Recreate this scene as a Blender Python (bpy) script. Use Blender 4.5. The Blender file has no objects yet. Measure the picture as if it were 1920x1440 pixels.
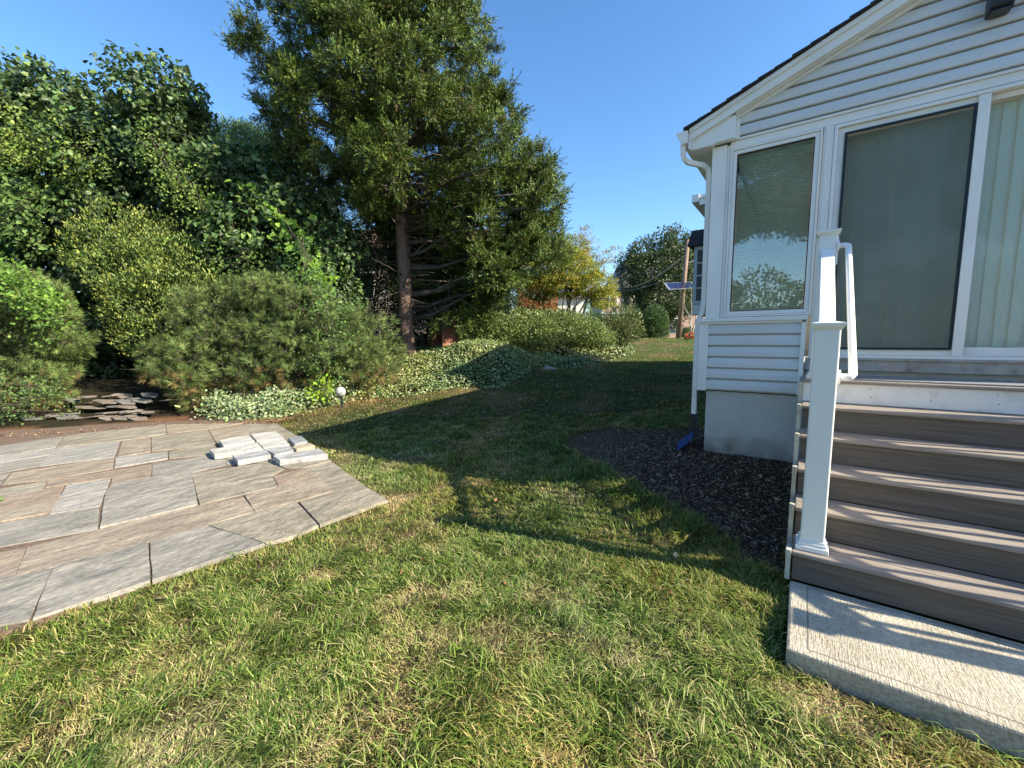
import bpy, math, random
import numpy as np
from mathutils import Vector, Matrix

# ------------------------------------------------------------------ camera, world, sun, exposure
SC = bpy.context.scene
COL = SC.collection
YAW, PITCH, ROLL = -0.6149, -0.1099, -0.0076
CAM = np.array([-0.0055, -2.9913, 1.5075])
_f = Vector((math.sin(YAW)*math.cos(PITCH), math.cos(YAW)*math.cos(PITCH), math.sin(PITCH)))
_r = Vector((math.cos(YAW), -math.sin(YAW), 0)); _u = _r.cross(_f)
_r2 = math.cos(ROLL)*_r + math.sin(ROLL)*_u; _u2 = -math.sin(ROLL)*_r + math.cos(ROLL)*_u
cd = bpy.data.cameras.new('camera'); cam = bpy.data.objects.new('camera', cd); COL.objects.link(cam)
M4 = Matrix(((_r2.x, _u2.x, -_f.x, CAM[0]), (_r2.y, _u2.y, -_f.y, CAM[1]), (_r2.z, _u2.z, -_f.z, CAM[2]), (0, 0, 0, 1)))
cam.matrix_world = M4
cd.sensor_fit = 'HORIZONTAL'; cd.sensor_width = 36.0; cd.lens = 36.0*776.34/1920.0
cd.clip_start = 0.05; cd.clip_end = 2000
SC.camera = cam

SUN_AZ, SUN_EL = math.radians(11.3), math.radians(31.8)     # azimuth measured from +X towards +Y
w = bpy.data.worlds.new('World'); SC.world = w; w.use_nodes = True
nt = w.node_tree; bg = nt.nodes['Background']
sky = nt.nodes.new('ShaderNodeTexSky'); sky.sky_type = 'NISHITA'; sky.sun_disc = False
sky.sun_elevation = SUN_EL; sky.sun_rotation = math.radians(90) - SUN_AZ
sky.altitude = 200; sky.air_density = 1.0; sky.dust_density = 0.6; sky.ozone_density = 3.0
hsv = nt.nodes.new('ShaderNodeHueSaturation'); hsv.inputs['Saturation'].default_value = 1.17
nt.links.new(sky.outputs[0], hsv.inputs['Color']); nt.links.new(hsv.outputs[0], bg.inputs[0]); bg.inputs[1].default_value = 0.128
sl = bpy.data.lights.new('sun', 'SUN'); sl.energy = 5.0; sl.angle = math.radians(0.5); sl.color = (1.0, 0.90, 0.70)
so = bpy.data.objects.new('sun', sl); COL.objects.link(so)
sd = Vector((math.cos(SUN_AZ)*math.cos(SUN_EL), math.sin(SUN_AZ)*math.cos(SUN_EL), math.sin(SUN_EL)))
so.rotation_euler = sd.to_track_quat('Z', 'Y').to_euler(); so.location = (20, 5, 20)
SC.view_settings.view_transform = 'Standard'; SC.view_settings.look = 'None'
SC.view_settings.exposure = 1.25; SC.view_settings.gamma = 1.0

rng = np.random.default_rng(7); random.seed(7)

# ------------------------------------------------------------------ helpers
def tag(o, label=None, cat=None, group=None, kind=None):
    if label: o['label'] = label
    if cat: o['category'] = cat
    if group: o['group'] = group
    if kind: o['kind'] = kind
    return o
def empty(name, loc=(0, 0, 0)):
    o = bpy.data.objects.new(name, None); COL.objects.link(o); o.location = loc; o.empty_display_size = .2; return o
class MB:
    def __init__(s): s.v = []; s.f = []; s.c = []
    def add(s, vs, fs):
        n = len(s.v); s.v += [tuple(p) for p in vs]; s.f += [tuple(i+n for i in f) for f in fs]; return s
    def box(s, x0, x1, y0, y1, z0, z1):
        return s.add([(x0,y0,z0),(x1,y0,z0),(x1,y1,z0),(x0,y1,z0),(x0,y0,z1),(x1,y0,z1),(x1,y1,z1),(x0,y1,z1)],
            [(0,3,2,1),(4,5,6,7),(0,1,5,4),(1,2,6,5),(2,3,7,6),(3,0,4,7)])
    def prism(s, poly, axis, a, b):                  # poly of 2D points extruded along axis ('x','y','z') from a to b
        def P(p, t): return (t, p[0], p[1]) if axis == 'x' else ((p[0], t, p[1]) if axis == 'y' else (p[0], p[1], t))
        n = len(poly)
        return s.add([P(p, a) for p in poly]+[P(p, b) for p in poly], [tuple(range(n)), tuple(range(2*n-1, n-1, -1))]+[(i, i+n, (i+1) % n+n, (i+1) % n) for i in range(n)])
    def tube(s, pts, r, n=10, cap=True):
        pts = [Vector(p) for p in pts]; rs = r if hasattr(r, '__len__') else [r]*len(pts); base = len(s.v); ref = None
        for i, p in enumerate(pts):
            d = (pts[min(i+1, len(pts)-1)]-pts[max(i-1, 0)]).normalized()
            if ref is None: ref = Vector((0, 0, 1)) if abs(d.z) < .9 else Vector((1, 0, 0))
            a = d.cross(ref).normalized(); b = a.cross(d).normalized(); ref = b
            for k in range(n):
                t = 2*math.pi*k/n; s.v.append(tuple(p+(a*math.cos(t)+b*math.sin(t))*rs[i]))
        for i in range(len(pts)-1):
            for k in range(n):
                s.f.append((base+i*n+k, base+i*n+(k+1) % n, base+(i+1)*n+(k+1) % n, base+(i+1)*n+k))
        if cap:
            s.f.append(tuple(base+k for k in range(n-1, -1, -1))); s.f.append(tuple(base+(len(pts)-1)*n+k for k in range(n)))
        return s
    def bar(s, p, q, w, h):                          # rectangular bar from p to q, w across (x), h in the other direction
        p, q = Vector(p), Vector(q); d = (q-p).normalized(); a = Vector((1, 0, 0)) if abs(d.x) < .9 else Vector((0, 1, 0))
        a = (a-d*a.dot(d)).normalized(); b = d.cross(a)
        vs = [c+a*sx*w/2+b*sy*h/2 for c in (p, q) for sx, sy in ((-1,-1),(1,-1),(1,1),(-1,1))]
        return s.add(vs, [(0,3,2,1),(4,5,6,7),(0,1,5,4),(1,2,6,5),(2,3,7,6),(3,0,4,7)])
    def build(s, name, mat, parent=None, smooth=False, bevel=0, loc=(0, 0, 0), fix=True):
        me = bpy.data.meshes.new(name)
        me.from_pydata([(p[0]-loc[0], p[1]-loc[1], p[2]-loc[2]) for p in s.v], [], s.f)
        if fix:
            import bmesh
            bm = bmesh.new(); bm.from_mesh(me); bmesh.ops.recalc_face_normals(bm, faces=bm.faces); bm.to_mesh(me); bm.free()
        me.update(); me.materials.append(mat)
        if smooth: me.polygons.foreach_set('use_smooth', [True]*len(me.polygons))
        o = bpy.data.objects.new(name, me); COL.objects.link(o); o.location = loc
        if parent: o.parent = parent; o.matrix_parent_inverse = parent_inv(parent)
        if bevel:
            m = o.modifiers.new('bevel', 'BEVEL'); m.width = bevel; m.segments = 2; m.limit_method = 'ANGLE'; m.angle_limit = math.radians(40)
        return o
def parent_inv(p): return Matrix.Translation(-Vector(p.location))     # every part is built in world space
def B(*a): return MB().box(*a)

# colour helpers ---------------------------------------------------
def node(nt, t, **k):
    n = nt.nodes.new(t)
    for a, b in k.items(): setattr(n, a, b)
    return n
def newmat(name):
    m = bpy.data.materials.new(name); m.use_nodes = True; return m, m.node_tree, m.node_tree.nodes['Principled BSDF']
def mat(name, col, rough=.5, var=.08, scale=6, bump=0, bscale=80, stretch=(1, 1, 1), metal=0, spec=.5, col2=None, dirt=None, detail=6):
    m, nt, b = newmat(name)
    tc = node(nt, 'ShaderNodeTexCoord'); mp = node(nt, 'ShaderNodeMapping'); mp.inputs['Scale'].default_value = stretch
    nt.links.new(tc.outputs['Object'], mp.inputs[0])
    nz = node(nt, 'ShaderNodeTexNoise'); nz.inputs['Scale'].default_value = scale; nz.inputs['Detail'].default_value = detail; nz.inputs['Roughness'].default_value = .65
    nt.links.new(mp.outputs[0], nz.inputs['Vector'])
    cr = node(nt, 'ShaderNodeValToRGB'); c2 = col2 if col2 else tuple(min(1, c*(1+var)) for c in col); c1 = col if col2 else tuple(c*(1-var) for c in col)
    cr.color_ramp.elements[0].position = .3; cr.color_ramp.elements[1].position = .7
    cr.color_ramp.elements[0].color = (*c1, 1); cr.color_ramp.elements[1].color = (*c2, 1)
    nt.links.new(nz.outputs[0], cr.inputs[0]); out = cr.outputs[0]
    if dirt:
        dn = node(nt, 'ShaderNodeTexNoise'); dn.inputs['Scale'].default_value = dirt[1]; dn.inputs['Detail'].default_value = 8
        nt.links.new(tc.outputs['Object'], dn.inputs['Vector'])
        dr = node(nt, 'ShaderNodeValToRGB'); dr.color_ramp.elements[0].position = .52; dr.color_ramp.elements[1].position = .78
        dr.color_ramp.elements[0].color = (0, 0, 0, 1); dr.color_ramp.elements[1].color = (dirt[2],)*3+(1,)
        nt.links.new(dn.outputs[0], dr.inputs[0])
        mx = node(nt, 'ShaderNodeMixRGB'); mx.inputs[2].default_value = (*dirt[0], 1)
        nt.links.new(dr.outputs[0], mx.inputs[0]); nt.links.new(out, mx.inputs[1]); out = mx.outputs[0]
    nt.links.new(out, b.inputs['Base Color'])
    b.inputs['Roughness'].default_value = rough; b.inputs['Metallic'].default_value = metal; b.inputs['Specular IOR Level'].default_value = spec
    if bump:
        n2 = node(nt, 'ShaderNodeTexNoise'); n2.inputs['Scale'].default_value = bscale; n2.inputs['Detail'].default_value = 5
        nt.links.new(mp.outputs[0], n2.inputs['Vector'])
        bp = node(nt, 'ShaderNodeBump'); bp.inputs['Strength'].default_value = bump; bp.inputs['Distance'].default_value = .01
        nt.links.new(n2.outputs[0], bp.inputs['Height']); nt.links.new(bp.outputs[0], b.inputs['Normal'])
    return m
def leafmat(name, rough=.5, trans=.25, spec=.5):
    m, nt, b = newmat(name)
    at = node(nt, 'ShaderNodeAttribute', attribute_name='Col')
    nt.links.new(at.outputs['Color'], b.inputs['Base Color']); b.inputs['Roughness'].default_value = rough; b.inputs['Specular IOR Level'].default_value = spec
    tr = node(nt, 'ShaderNodeBsdfTranslucent'); hs = node(nt, 'ShaderNodeHueSaturation'); hs.inputs['Value'].default_value = 1.4; hs.inputs['Saturation'].default_value = 1.1; hs.inputs['Hue'].default_value = .485
    nt.links.new(at.outputs['Color'], hs.inputs['Color']); nt.links.new(hs.outputs[0], tr.inputs[0])
    mx = node(nt, 'ShaderNodeMixShader'); mx.inputs[0].default_value = trans
    nt.links.new(b.outputs[0], mx.inputs[1]); nt.links.new(tr.outputs[0], mx.inputs[2])
    nt.links.new(mx.outputs[0], nt.nodes['Material Output'].inputs[0]); return m

# fast numpy meshes ------------------------------------------------
def npmesh(name, V, F, C, mat, parent=None, loc=None, smooth=False):
    me = bpy.data.meshes.new(name); k = F.shape[1]
    if loc is not None: V = V-np.array(loc)
    me.vertices.add(len(V)); me.vertices.foreach_set('co', V.astype(np.float32).ravel())
    me.loops.add(F.size); me.loops.foreach_set('vertex_index', F.astype(np.int32).ravel())
    me.polygons.add(len(F)); me.polygons.foreach_set('loop_start', np.arange(0, F.size, k, dtype=np.int32))
    try: me.polygons.foreach_set('loop_total', np.full(len(F), k, dtype=np.int32))
    except Exception: pass
    if smooth: me.polygons.foreach_set('use_smooth', np.ones(len(F), dtype=bool))
    me.update(calc_edges=True)
    if C is not None:
        a = me.color_attributes.new('Col', 'FLOAT_COLOR', 'POINT')
        a.data.foreach_set('color', np.concatenate([C, np.ones((len(C), 1))], 1).astype(np.float32).ravel())
    me.materials.append(mat)
    o = bpy.data.objects.new(name, me); COL.objects.link(o)
    if loc is not None: o.location = loc
    if parent: o.parent = parent; o.matrix_parent_inverse = parent_inv(parent)
    return o
OVAL = (np.array([(0,0,0),(-.5,.42,.06),(.5,.42,.06),(0,1,-.06),(0,.45,-.05)]), np.array([(0,4,1),(0,2,4),(1,4,3),(4,2,3)]))
HEART = (np.array([(0,0,0),(-.42,-.1,.04),(-.55,.3,.08),(.42,-.1,.04),(.55,.3,.08),(0,1,-.12),(0,.4,-.06)]), np.array([(0,6,1),(1,6,2),(2,6,5),(0,3,6),(3,4,6),(4,5,6)]))
DIAM = (np.array([(0,0,0),(-.5,.45,0),(.5,.45,0),(0,1,0)]), np.array([(0,2,1),(1,2,3)]))
NEED = (np.array([(-.5,0,0),(.5,0,0),(0,1,0)]), np.array([(0,1,2)]))
def nrm(a): return a/np.maximum(np.linalg.norm(a, axis=-1, keepdims=True), 1e-9)
def rdir(n): return nrm(rng.normal(size=(n, 3)))
def leaves(P, D, N, L, W, tpl):
    D = nrm(D); X = nrm(np.cross(D, N)); Z = np.cross(X, D); T, F = tpl; n = len(P)
    L = np.broadcast_to(L, (n,))[:, None]; W = np.broadcast_to(W, (n,))[:, None]
    V = P[:, None, :]+T[None, :, 0:1]*(X*W)[:, None, :]+T[None, :, 1:2]*(D*L)[:, None, :]+T[None, :, 2:3]*(Z*L)[:, None, :]
    FF = (F[None]+np.arange(n)[:, None, None]*len(T)).reshape(-1, 3)
    return V.reshape(-1, 3), FF
def cols(n, pal, wts=None, jit=.18, k=1):
    pal = np.array(pal); i = rng.choice(len(pal), n, p=wts); c = pal[i]*(1+rng.normal(size=(n, 1))*jit).clip(.4, 1.7)*(1+rng.normal(size=(n, 3))*.05)
    return np.repeat(c.clip(0, 1), k, 0)
def join(L):
    V = []; F = []; C = []; o = 0
    for v, f, c in L: V.append(v); F.append(f+o); C.append(c); o += len(v)
    return np.concatenate(V), np.concatenate(F), np.concatenate(C)
# smooth value noise in 2D / 3D
_tab = rng.random(65536)
def vnoise(p, s=1.0, seed=0):
    p = np.asarray(p, float)*s; i = np.floor(p).astype(np.int64); f = p-i; f = f*f*(3-2*f); d = p.shape[-1]; out = 0
    for c in range(1 << d):
        b = [(c >> k) & 1 for k in range(d)]
        h = np.zeros(p.shape[:-1], np.int64)+seed*7919; wt = 1.0
        for k in range(d):
            h = h*1664525+(i[..., k]+b[k])*(374761393, 668265263, 2147483647)[k]; wt = wt*(f[..., k] if b[k] else 1-f[..., k])
        h ^= h >> 13; out = out+wt*_tab[(h*2654435761 >> 7) & 65535]
    return out
def fbm(p, s=1.0, seed=0): return (vnoise(p, s, seed)+.5*vnoise(p, s*2.1, seed+1)+.25*vnoise(p, s*4.3, seed+2))/1.75
# a place named by metres to the right of the camera's axis, metres ahead along the ground, and height
ER = np.array([math.cos(YAW), -math.sin(YAW)]); ED = np.array([math.sin(YAW), math.cos(YAW)])
def at(r, d, z=0): q = CAM[:2]+ER*r+ED*d; return np.array([q[0], q[1], z])
def atv(r, d, z): return np.stack([CAM[0]+ER[0]*r+ED[0]*d, CAM[1]+ER[1]*r+ED[1]*d, z], -1)

# ------------------------------------------------------------------ terrain
def sm(a, b, x): t = np.clip((x-a)/(b-a), 0, 1); return t*t*(3-2*t)
def spl(x, k): return np.logaddexp(0, x*k)/k
EDGE = [(-14, -6), (-11.7, -2.3), (-10.7, -.65), (-9.2, .75), (-8.95, 1.6), (-8.8, 2.5), (-8.0, 3.5), (-7.4, 4.5), (-6.3, 5.3), (-6.5, 7.4), (-5.6, 9.7), (-5.3, 12), (-5.5, 13.6), (-6.8, 15), (-9, 17), (-14, 22), (-40, 34)]
PATIO = [(-3.28, -.47), (-3.5, -3.2), (-4.0, -5), (-15, -5), (-12.2, -3.2), (-11.0, -1.2), (-9.4, .6), (-8.1, .82), (-6.9, .5), (-4.9, -.02)]
MULCH = [(-.0, .05), (-.19, .22), (-.55, .53), (-1.24, .91), (-2.0, 1.45), (-2.75, 2.1), (-2.9, 2.5), (-2.45, 3.2), (-1.6, 2.95), (-1.0, 2.9), (0.05, 2.2)]
def inside(poly, x, y):
    r = np.zeros(np.shape(x), bool); n = len(poly)
    for i in range(n):
        x0, y0 = poly[i]; x1, y1 = poly[(i+1) % n]
        if y0 == y1: continue
        r ^= ((y0 > y) != (y1 > y)) & (x < (x1-x0)*(y-y0)/(y1-y0)+x0)
    return r
def pdist(line, x, y):
    best = np.full(np.shape(x), 1e9)
    for (x0, y0), (x1, y1) in zip(line[:-1], line[1:]):
        dx, dy = x1-x0, y1-y0; t = np.clip(((x-x0)*dx+(y-y0)*dy)/(dx*dx+dy*dy), 0, 1)
        best = np.minimum(best, np.hypot(x-x0-t*dx, y-y0-t*dy))
    return best
BANKPOLY = EDGE+[(-200, 60), (-200, -60), (-20, -20)]
def bankdist(x, y):
    d = pdist(EDGE, x, y); return np.where(inside(BANKPOLY, x, y), d, -d)
def ground(x, y):
    x = np.asarray(x, float); y = np.asarray(y, float)
    h = -.12+.085*(spl(y-.7, 3)-spl(y-19, .6))
    h = h+.24*sm(-2.6, -.9, x)*sm(.1, 1.9, y)*(1-sm(3., 8, y))
    s = bankdist(x, y)
    k = np.clip((1.65-h)/1.3, 0, 1)
    h = h+k*(.62*sm(-.1, 2.4, s)*sm(-3, 3, y)+.25*sm(0, 3, s)*(1-sm(-3, 3, y))+.45*sm(2.5, 7, s))
    h = h+.5*np.exp(-((x+7.7)**2/1.6+(y-6.9)**2/1.6))
    h = h+.03*(vnoise(np.stack([x, y], -1), .7, 5)-.5)*sm(-1, 1.5, y)
    return h

# ------------------------------------------------------------------ materials of built things
M_vinyl = mat('vinyl_siding', (.66, .67, .665), .45, .05, 1.2, .12, 40, (1, 1, 8), dirt=((.50, .52, .50), 1.6, .35))
M_trim = mat('white_trim', (.85, .84, .80), .4, .03, 2, dirt=((.55, .56, .52), 2.2, .3))
M_pvc = mat('white_pvc', (.84, .84, .82), .33, .02, 3, dirt=((.62, .60, .54), 5, .25))
M_post = mat('sleeve_vinyl', (.85, .845, .80), .35, .03, 2, dirt=((.66, .64, .58), 4, .35))
M_found = mat('stucco_foundation', (.56, .55, .52), .9, .12, 2.5, .5, 60, dirt=((.30, .28, .22), 1.5, .55))
M_shing = mat('dark_shingle', (.035, .035, .04), .95, .4, 30, .6, 200)
M_black = mat('black_metal', (.012, .022, .028), .4, .1)
M_deck = mat('composite_board', (.19, .155, .13), .62, 0, 2.6, .3, 24, (.8, 30, 30), col2=(.37, .315, .27), dirt=((.40, .36, .31), 7, .35), detail=9)
M_riser = mat('composite_riser', (.075, .060, .048), .6, 0, 2.6, .25, 24, (.7, 30, 30), col2=(.165, .138, .112), detail=9)
M_string = mat('weathered_white_board', (.50, .48, .40), .7, .25, 6, .3, 60, dirt=((.20, .18, .12), 9, .7))
M_fascia = mat('fascia_board', (.80, .79, .76), .5, .04, 3, dirt=((.45, .42, .36), 9, .5))
M_mat = mat('grey_rubber_mat', (.16, .165, .18), .9, 0, 120, .8, 240, col2=(.34, .35, .37))
M_conc = None
def concrete():
    m, nt, b = newmat('broomed_concrete'); tc = node(nt, 'ShaderNodeTexCoord')
    mp = node(nt, 'ShaderNodeMapping'); mp.inputs['Scale'].default_value = (90, 9, 9); mp.inputs['Rotation'].default_value = (0, 0, .12)
    nt.links.new(tc.outputs['Object'], mp.inputs[0])
    n1 = node(nt, 'ShaderNodeTexNoise'); n1.inputs['Scale'].default_value = 1.6; n1.inputs['Detail'].default_value = 6; nt.links.new(mp.outputs[0], n1.inputs['Vector'])
    n2 = node(nt, 'ShaderNodeTexNoise'); n2.inputs['Scale'].default_value = 3.0; n2.inputs['Detail'].default_value = 10; nt.links.new(tc.outputs['Object'], n2.inputs['Vector'])
    n3 = node(nt, 'ShaderNodeTexNoise'); n3.inputs['Scale'].default_value = 70; n3.inputs['Detail'].default_value = 4; nt.links.new(tc.outputs['Object'], n3.inputs['Vector'])
    cr = node(nt, 'ShaderNodeValToRGB'); cr.color_ramp.elements[0].position = .3; cr.color_ramp.elements[1].position = .72
    cr.color_ramp.elements[0].color = (.36, .32, .245, 1); cr.color_ramp.elements[1].color = (.56, .51, .41, 1); nt.links.new(n2.outputs[0], cr.inputs[0])
    mx = node(nt, 'ShaderNodeMixRGB', blend_type='MULTIPLY'); mx.inputs[0].default_value = .55; nt.links.new(cr.outputs[0], mx.inputs[1])
    c3 = node(nt, 'ShaderNodeValToRGB'); c3.color_ramp.elements[0].position = .35; c3.color_ramp.elements[1].position = .6; c3.color_ramp.elements[0].color = (.5, .47, .42, 1); nt.links.new(n3.outputs[0], c3.inputs[0])
    nt.links.new(c3.outputs[0], mx.inputs[2]); nt.links.new(mx.outputs[0], b.inputs['Base Color']); b.inputs['Roughness'].default_value = .9
    ad = node(nt, 'ShaderNodeMath', operation='ADD'); nt.links.new(n1.outputs[0], ad.inputs[0]); nt.links.new(n3.outputs[0], ad.inputs[1])
    bp = node(nt, 'ShaderNodeBump'); bp.inputs['Strength'].default_value = .9; bp.inputs['Distance'].default_value = .006
    nt.links.new(ad.outputs[0], bp.inputs['Height']); nt.links.new(bp.outputs[0], b.inputs['Normal']); return m
M_conc = concrete()
def glassmat(name, tint, gloss, wob=.0, fk=1.5):
    m = bpy.data.materials.new(name); m.use_nodes = True; nt = m.node_tree; nt.nodes.clear()
    out = node(nt, 'ShaderNodeOutputMaterial'); t = node(nt, 'ShaderNodeBsdfTransparent'); t.inputs[0].default_value = (*tint, 1)
    g = node(nt, 'ShaderNodeBsdfGlossy'); g.inputs['Roughness'].default_value = .015
    fr = node(nt, 'ShaderNodeFresnel'); fr.inputs[0].default_value = 1.5
    ma = node(nt, 'ShaderNodeMath', operation='MULTIPLY_ADD'); ma.inputs[1].default_value = fk; ma.inputs[2].default_value = gloss
    mx = node(nt, 'ShaderNodeMixShader'); nt.links.new(fr.outputs[0], ma.inputs[0]); nt.links.new(ma.outputs[0], mx.inputs[0])
    nt.links.new(t.outputs[0], mx.inputs[1]); nt.links.new(g.outputs[0], mx.inputs[2]); nt.links.new(mx.outputs[0], out.inputs[0])
    if wob:
        nz = node(nt, 'ShaderNodeTexNoise'); nz.inputs['Scale'].default_value = 1.5; bp = node(nt, 'ShaderNodeBump'); bp.inputs['Strength'].default_value = wob; bp.inputs['Distance'].default_value = .02
        tc = node(nt, 'ShaderNodeTexCoord'); nt.links.new(tc.outputs['Object'], nz.inputs['Vector']); nt.links.new(nz.outputs[0], bp.inputs['Height']); nt.links.new(bp.outputs[0], g.inputs['Normal'])
    return m
M_glass = glassmat('window_glass', (.90, .97, .94), .11, .03)
M_glass2 = glassmat('door_glass', (.93, .97, .95), .0, .03, .6)
def screenmat():
    m = bpy.data.materials.new('insect_screen'); m.use_nodes = True; nt = m.node_tree; nt.nodes.clear()
    out = node(nt, 'ShaderNodeOutputMaterial'); t = node(nt, 'ShaderNodeBsdfTransparent'); d = node(nt, 'ShaderNodeBsdfDiffuse'); d.inputs[0].default_value = (.07, .08, .075, 1)
    mx = node(nt, 'ShaderNodeMixShader'); mx.inputs[0].default_value = .22
    nt.links.new(t.outputs[0], mx.inputs[1]); nt.links.new(d.outputs[0], mx.inputs[2]); nt.links.new(mx.outputs[0], out.inputs[0]); return m
M_screen = screenmat()
M_blind = mat('pale_blind', (.90, .91, .86), .6, .04, 3)
M_room = mat('dark_room', (.6, .59, .55), .9, .1)

# ------------------------------------------------------------------ the house
HY = 1.90                                   # outer face of the gable wall
RX, SL, RZ0 = 1.04, .396, 3.641             # ridge x, roof slope, roof edge height at x=-1.117
def roofz(x): return RZ0+SL*((x+1.117) if x <= RX else (2*RX-x+1.117))
house = tag(empty('house', (RX, HY, 0)), 'white vinyl sided house with a low gable, sliding patio door and concrete foundation', 'house')
# foundation, room walls
def splash(m):
    nt = m.node_tree; b = nt.nodes['Principled BSDF']; src = b.inputs['Base Color'].links[0].from_socket
    tc = node(nt, 'ShaderNodeTexCoord'); sx = node(nt, 'ShaderNodeSeparateXYZ'); nt.links.new(tc.outputs['Object'], sx.inputs[0]); nz = node(nt, 'ShaderNodeTexNoise'); nz.inputs['Scale'].default_value = 6; nz.inputs['Detail'].default_value = 9; nt.links.new(tc.outputs['Object'], nz.inputs['Vector'])
    ma = node(nt, 'ShaderNodeMath', operation='MULTIPLY_ADD'); ma.inputs[1].default_value = -.45; nt.links.new(nz.outputs[0], ma.inputs[0]); nt.links.new(sx.outputs['Z'], ma.inputs[2])
    mr = node(nt, 'ShaderNodeMapRange'); mr.inputs['From Min'].default_value = -.02; mr.inputs['From Max'].default_value = .22; mr.inputs['To Min'].default_value = .75; mr.inputs['To Max'].default_value = 0; nt.links.new(ma.outputs[0], mr.inputs[0])
    mx = node(nt, 'ShaderNodeMixRGB'); mx.inputs[2].default_value = (.13, .095, .065, 1); nt.links.new(mr.outputs[0], mx.inputs[0]); nt.links.new(src, mx.inputs[1]); nt.links.new(mx.outputs[0], b.inputs['Base Color'])
splash(M_found)
B(-.87, 2.95, HY+.05, 6.2, -.4, .918).build('foundation', M_found, house, bevel=.006)
m = MB(); m.box(-.82, -.02, HY+.06, HY+.2, .93, 1.60); m.box(-.86, -.76, HY+.21, 6.0, .93, 3.4); m.box(-.02, 2.1, HY+.08, HY+.2, .93, 1.22); m.box(2.1, 2.93, HY+.06, HY+.2, .93, 1.60); m.box(2.86, 2.93, HY+.21, 6.0, .93, 1.7); m.box(2.86, 2.93, HY+.21, 3.7, 1.7, 3.4); m.box(2.86, 2.93, 5.3, 6.0, 1.7, 3.4)  # unseen opening added in the right wall's rear half to brighten the room
m.prism([(-.86, 3.36), (2.93, 3.36), (2.93, roofz(2.93)-.08), (RX, roofz(RX)-.08), (-.86, roofz(-.86)-.08)], 'y', HY+.07, HY+.2)
m.build('wall', M_vinyl, house)
m = MB(); m.box(-.7, 2.8, 5.2, 5.3, .9, 3.6); m.box(-.75, 2.85, HY+.25, 5.15, 1.15, 1.2); m.box(-.75, 2.85, HY+.25, 5.2, 3.5, 3.55); m.build('room_interior', M_room, house)
def siding(name, x0, x1, z0, n, pitch, y, clip=None):
    """lapped boards: each course leans out 13 mm at its lower edge"""
    m = MB()
    for k in range(n):
        a = z0+k*pitch; b = a+pitch
        xa0, xa1 = x0, x1; xb0, xb1 = x0, x1
        if clip:
            ra, rb = clip(a), clip(b)
            if ra is None: continue
            xa0, xa1 = max(x0, ra[0]), min(x1, ra[1])
            if rb is None: xb0 = xb1 = RX
            else: xb0, xb1 = max(x0, rb[0]), min(x1, rb[1])
        yo, yi = y-.020, y-.002
        prof = [(yi+.024, a+.0005), (yi+.024, a+.0145), (yo+.003, a+.0148), (yo-.001, a+.022), (yo+.0015, a+.55*pitch), (yi-.002, b-.002), (yi, b), (yi+.024, b), (yi+.04, b), (yi+.04, a+.0005)]
        vs = [(xa0+(xb0-xa0)*((z-a)/pitch), yy, z) for yy, z in prof]+[(xa1+(xb1-xa1)*((z-a)/pitch), yy, z) for yy, z in prof]
        np_ = len(prof); m.add(vs, [(i, (i+1) % np_, (i+1) % np_+np_, i+np_) for i in range(np_)]+[tuple(range(np_)), tuple(range(2*np_-1, np_-1, -1))])
    return m.build(name, M_vinyl, house)
siding('lower_siding', -.872, -.012, .930, 6, .1182, HY+.02)
siding('lower_siding', 2.1, 2.95, .930, 6, .1182, HY+.02)
def gclip(z):
    if z > roofz(RX)-.13: return None
    x = -1.117+(z+.125-RZ0)/SL; return (x, 2*RX-x)
siding('gable_siding', -.655, 2.735, 3.478, 9, .108, HY-.005, gclip)
# side-wall siding facing the lawn
m = MB()
for k in range(23):
    z = .935+k*.112; m.add([(-.872, HY+.1, z+.112), (-.886, HY+.1, z), (-.872, HY+.1, z), (-.872, 6.0, z+.112), (-.886, 6.0, z), (-.872, 6.0, z)], [(0, 1, 4, 3), (1, 2, 5, 4), (0, 2, 1), (3, 4, 5)])
m.build('side_siding', M_vinyl, house)
# corner boards
B(-.958, -.865, HY-.005, HY+.11, .925, 1.662).build('corner_board', M_trim, house, bevel=.003)
m = B(-.90, -.765, HY-.008, HY+.1, 1.708, 3.44); m.box(-.764, -.735, HY+.004, HY+.1, 1.708, 3.43); m.build('corner_board', M_trim, house, bevel=.003)
m = B(2.84, 2.98, HY-.008, HY+.1, 1.708, 3.44); m.build('corner_board', M_trim, house, bevel=.003)
B(2.95, 3.04, HY-.005, HY+.11, .925, 1.662).build('corner_board', M_trim, house, bevel=.003)
B(-.045, -.008, HY-.012, HY+.05, .925, 1.66).build('trim_strip', M_trim, house, bevel=.002)
for a, b in ((-.97, .0), (2.1, 3.05)):
    m = B(a, b, HY-.03, HY+.08, 1.664, 1.706); m.box(a, b, HY-.012, HY+.05, 1.64, 1.6635); m.build('sill_board', M_trim, house, bevel=.004)
# header board above door and windows, post between
m = B(-.735, 2.82, HY-.002, HY+.09, 3.385, 3.455); m.box(-.69, 2.78, HY-.018, HY+.08, 3.456, 3.477)
m.build('header_board', M_trim, house, bevel=.003)
m = B(.025, .098, HY-.004, HY+.09, 1.20, 3.384); m.box(.044, .062, HY-.012, HY-.0045, 1.2, 3.384); m.build('jamb_post', M_trim, house, bevel=.002)
m = B(1.985, 2.055, HY-.004, HY+.09, 1.20, 3.384); m.build('jamb_post', M_trim, house, bevel=.002)
m = MB(); m.box(-.735, -.728, HY+.01, HY+.09, 1.71, 3.38); m.build('jamb_liner', M_trim, house)

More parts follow.
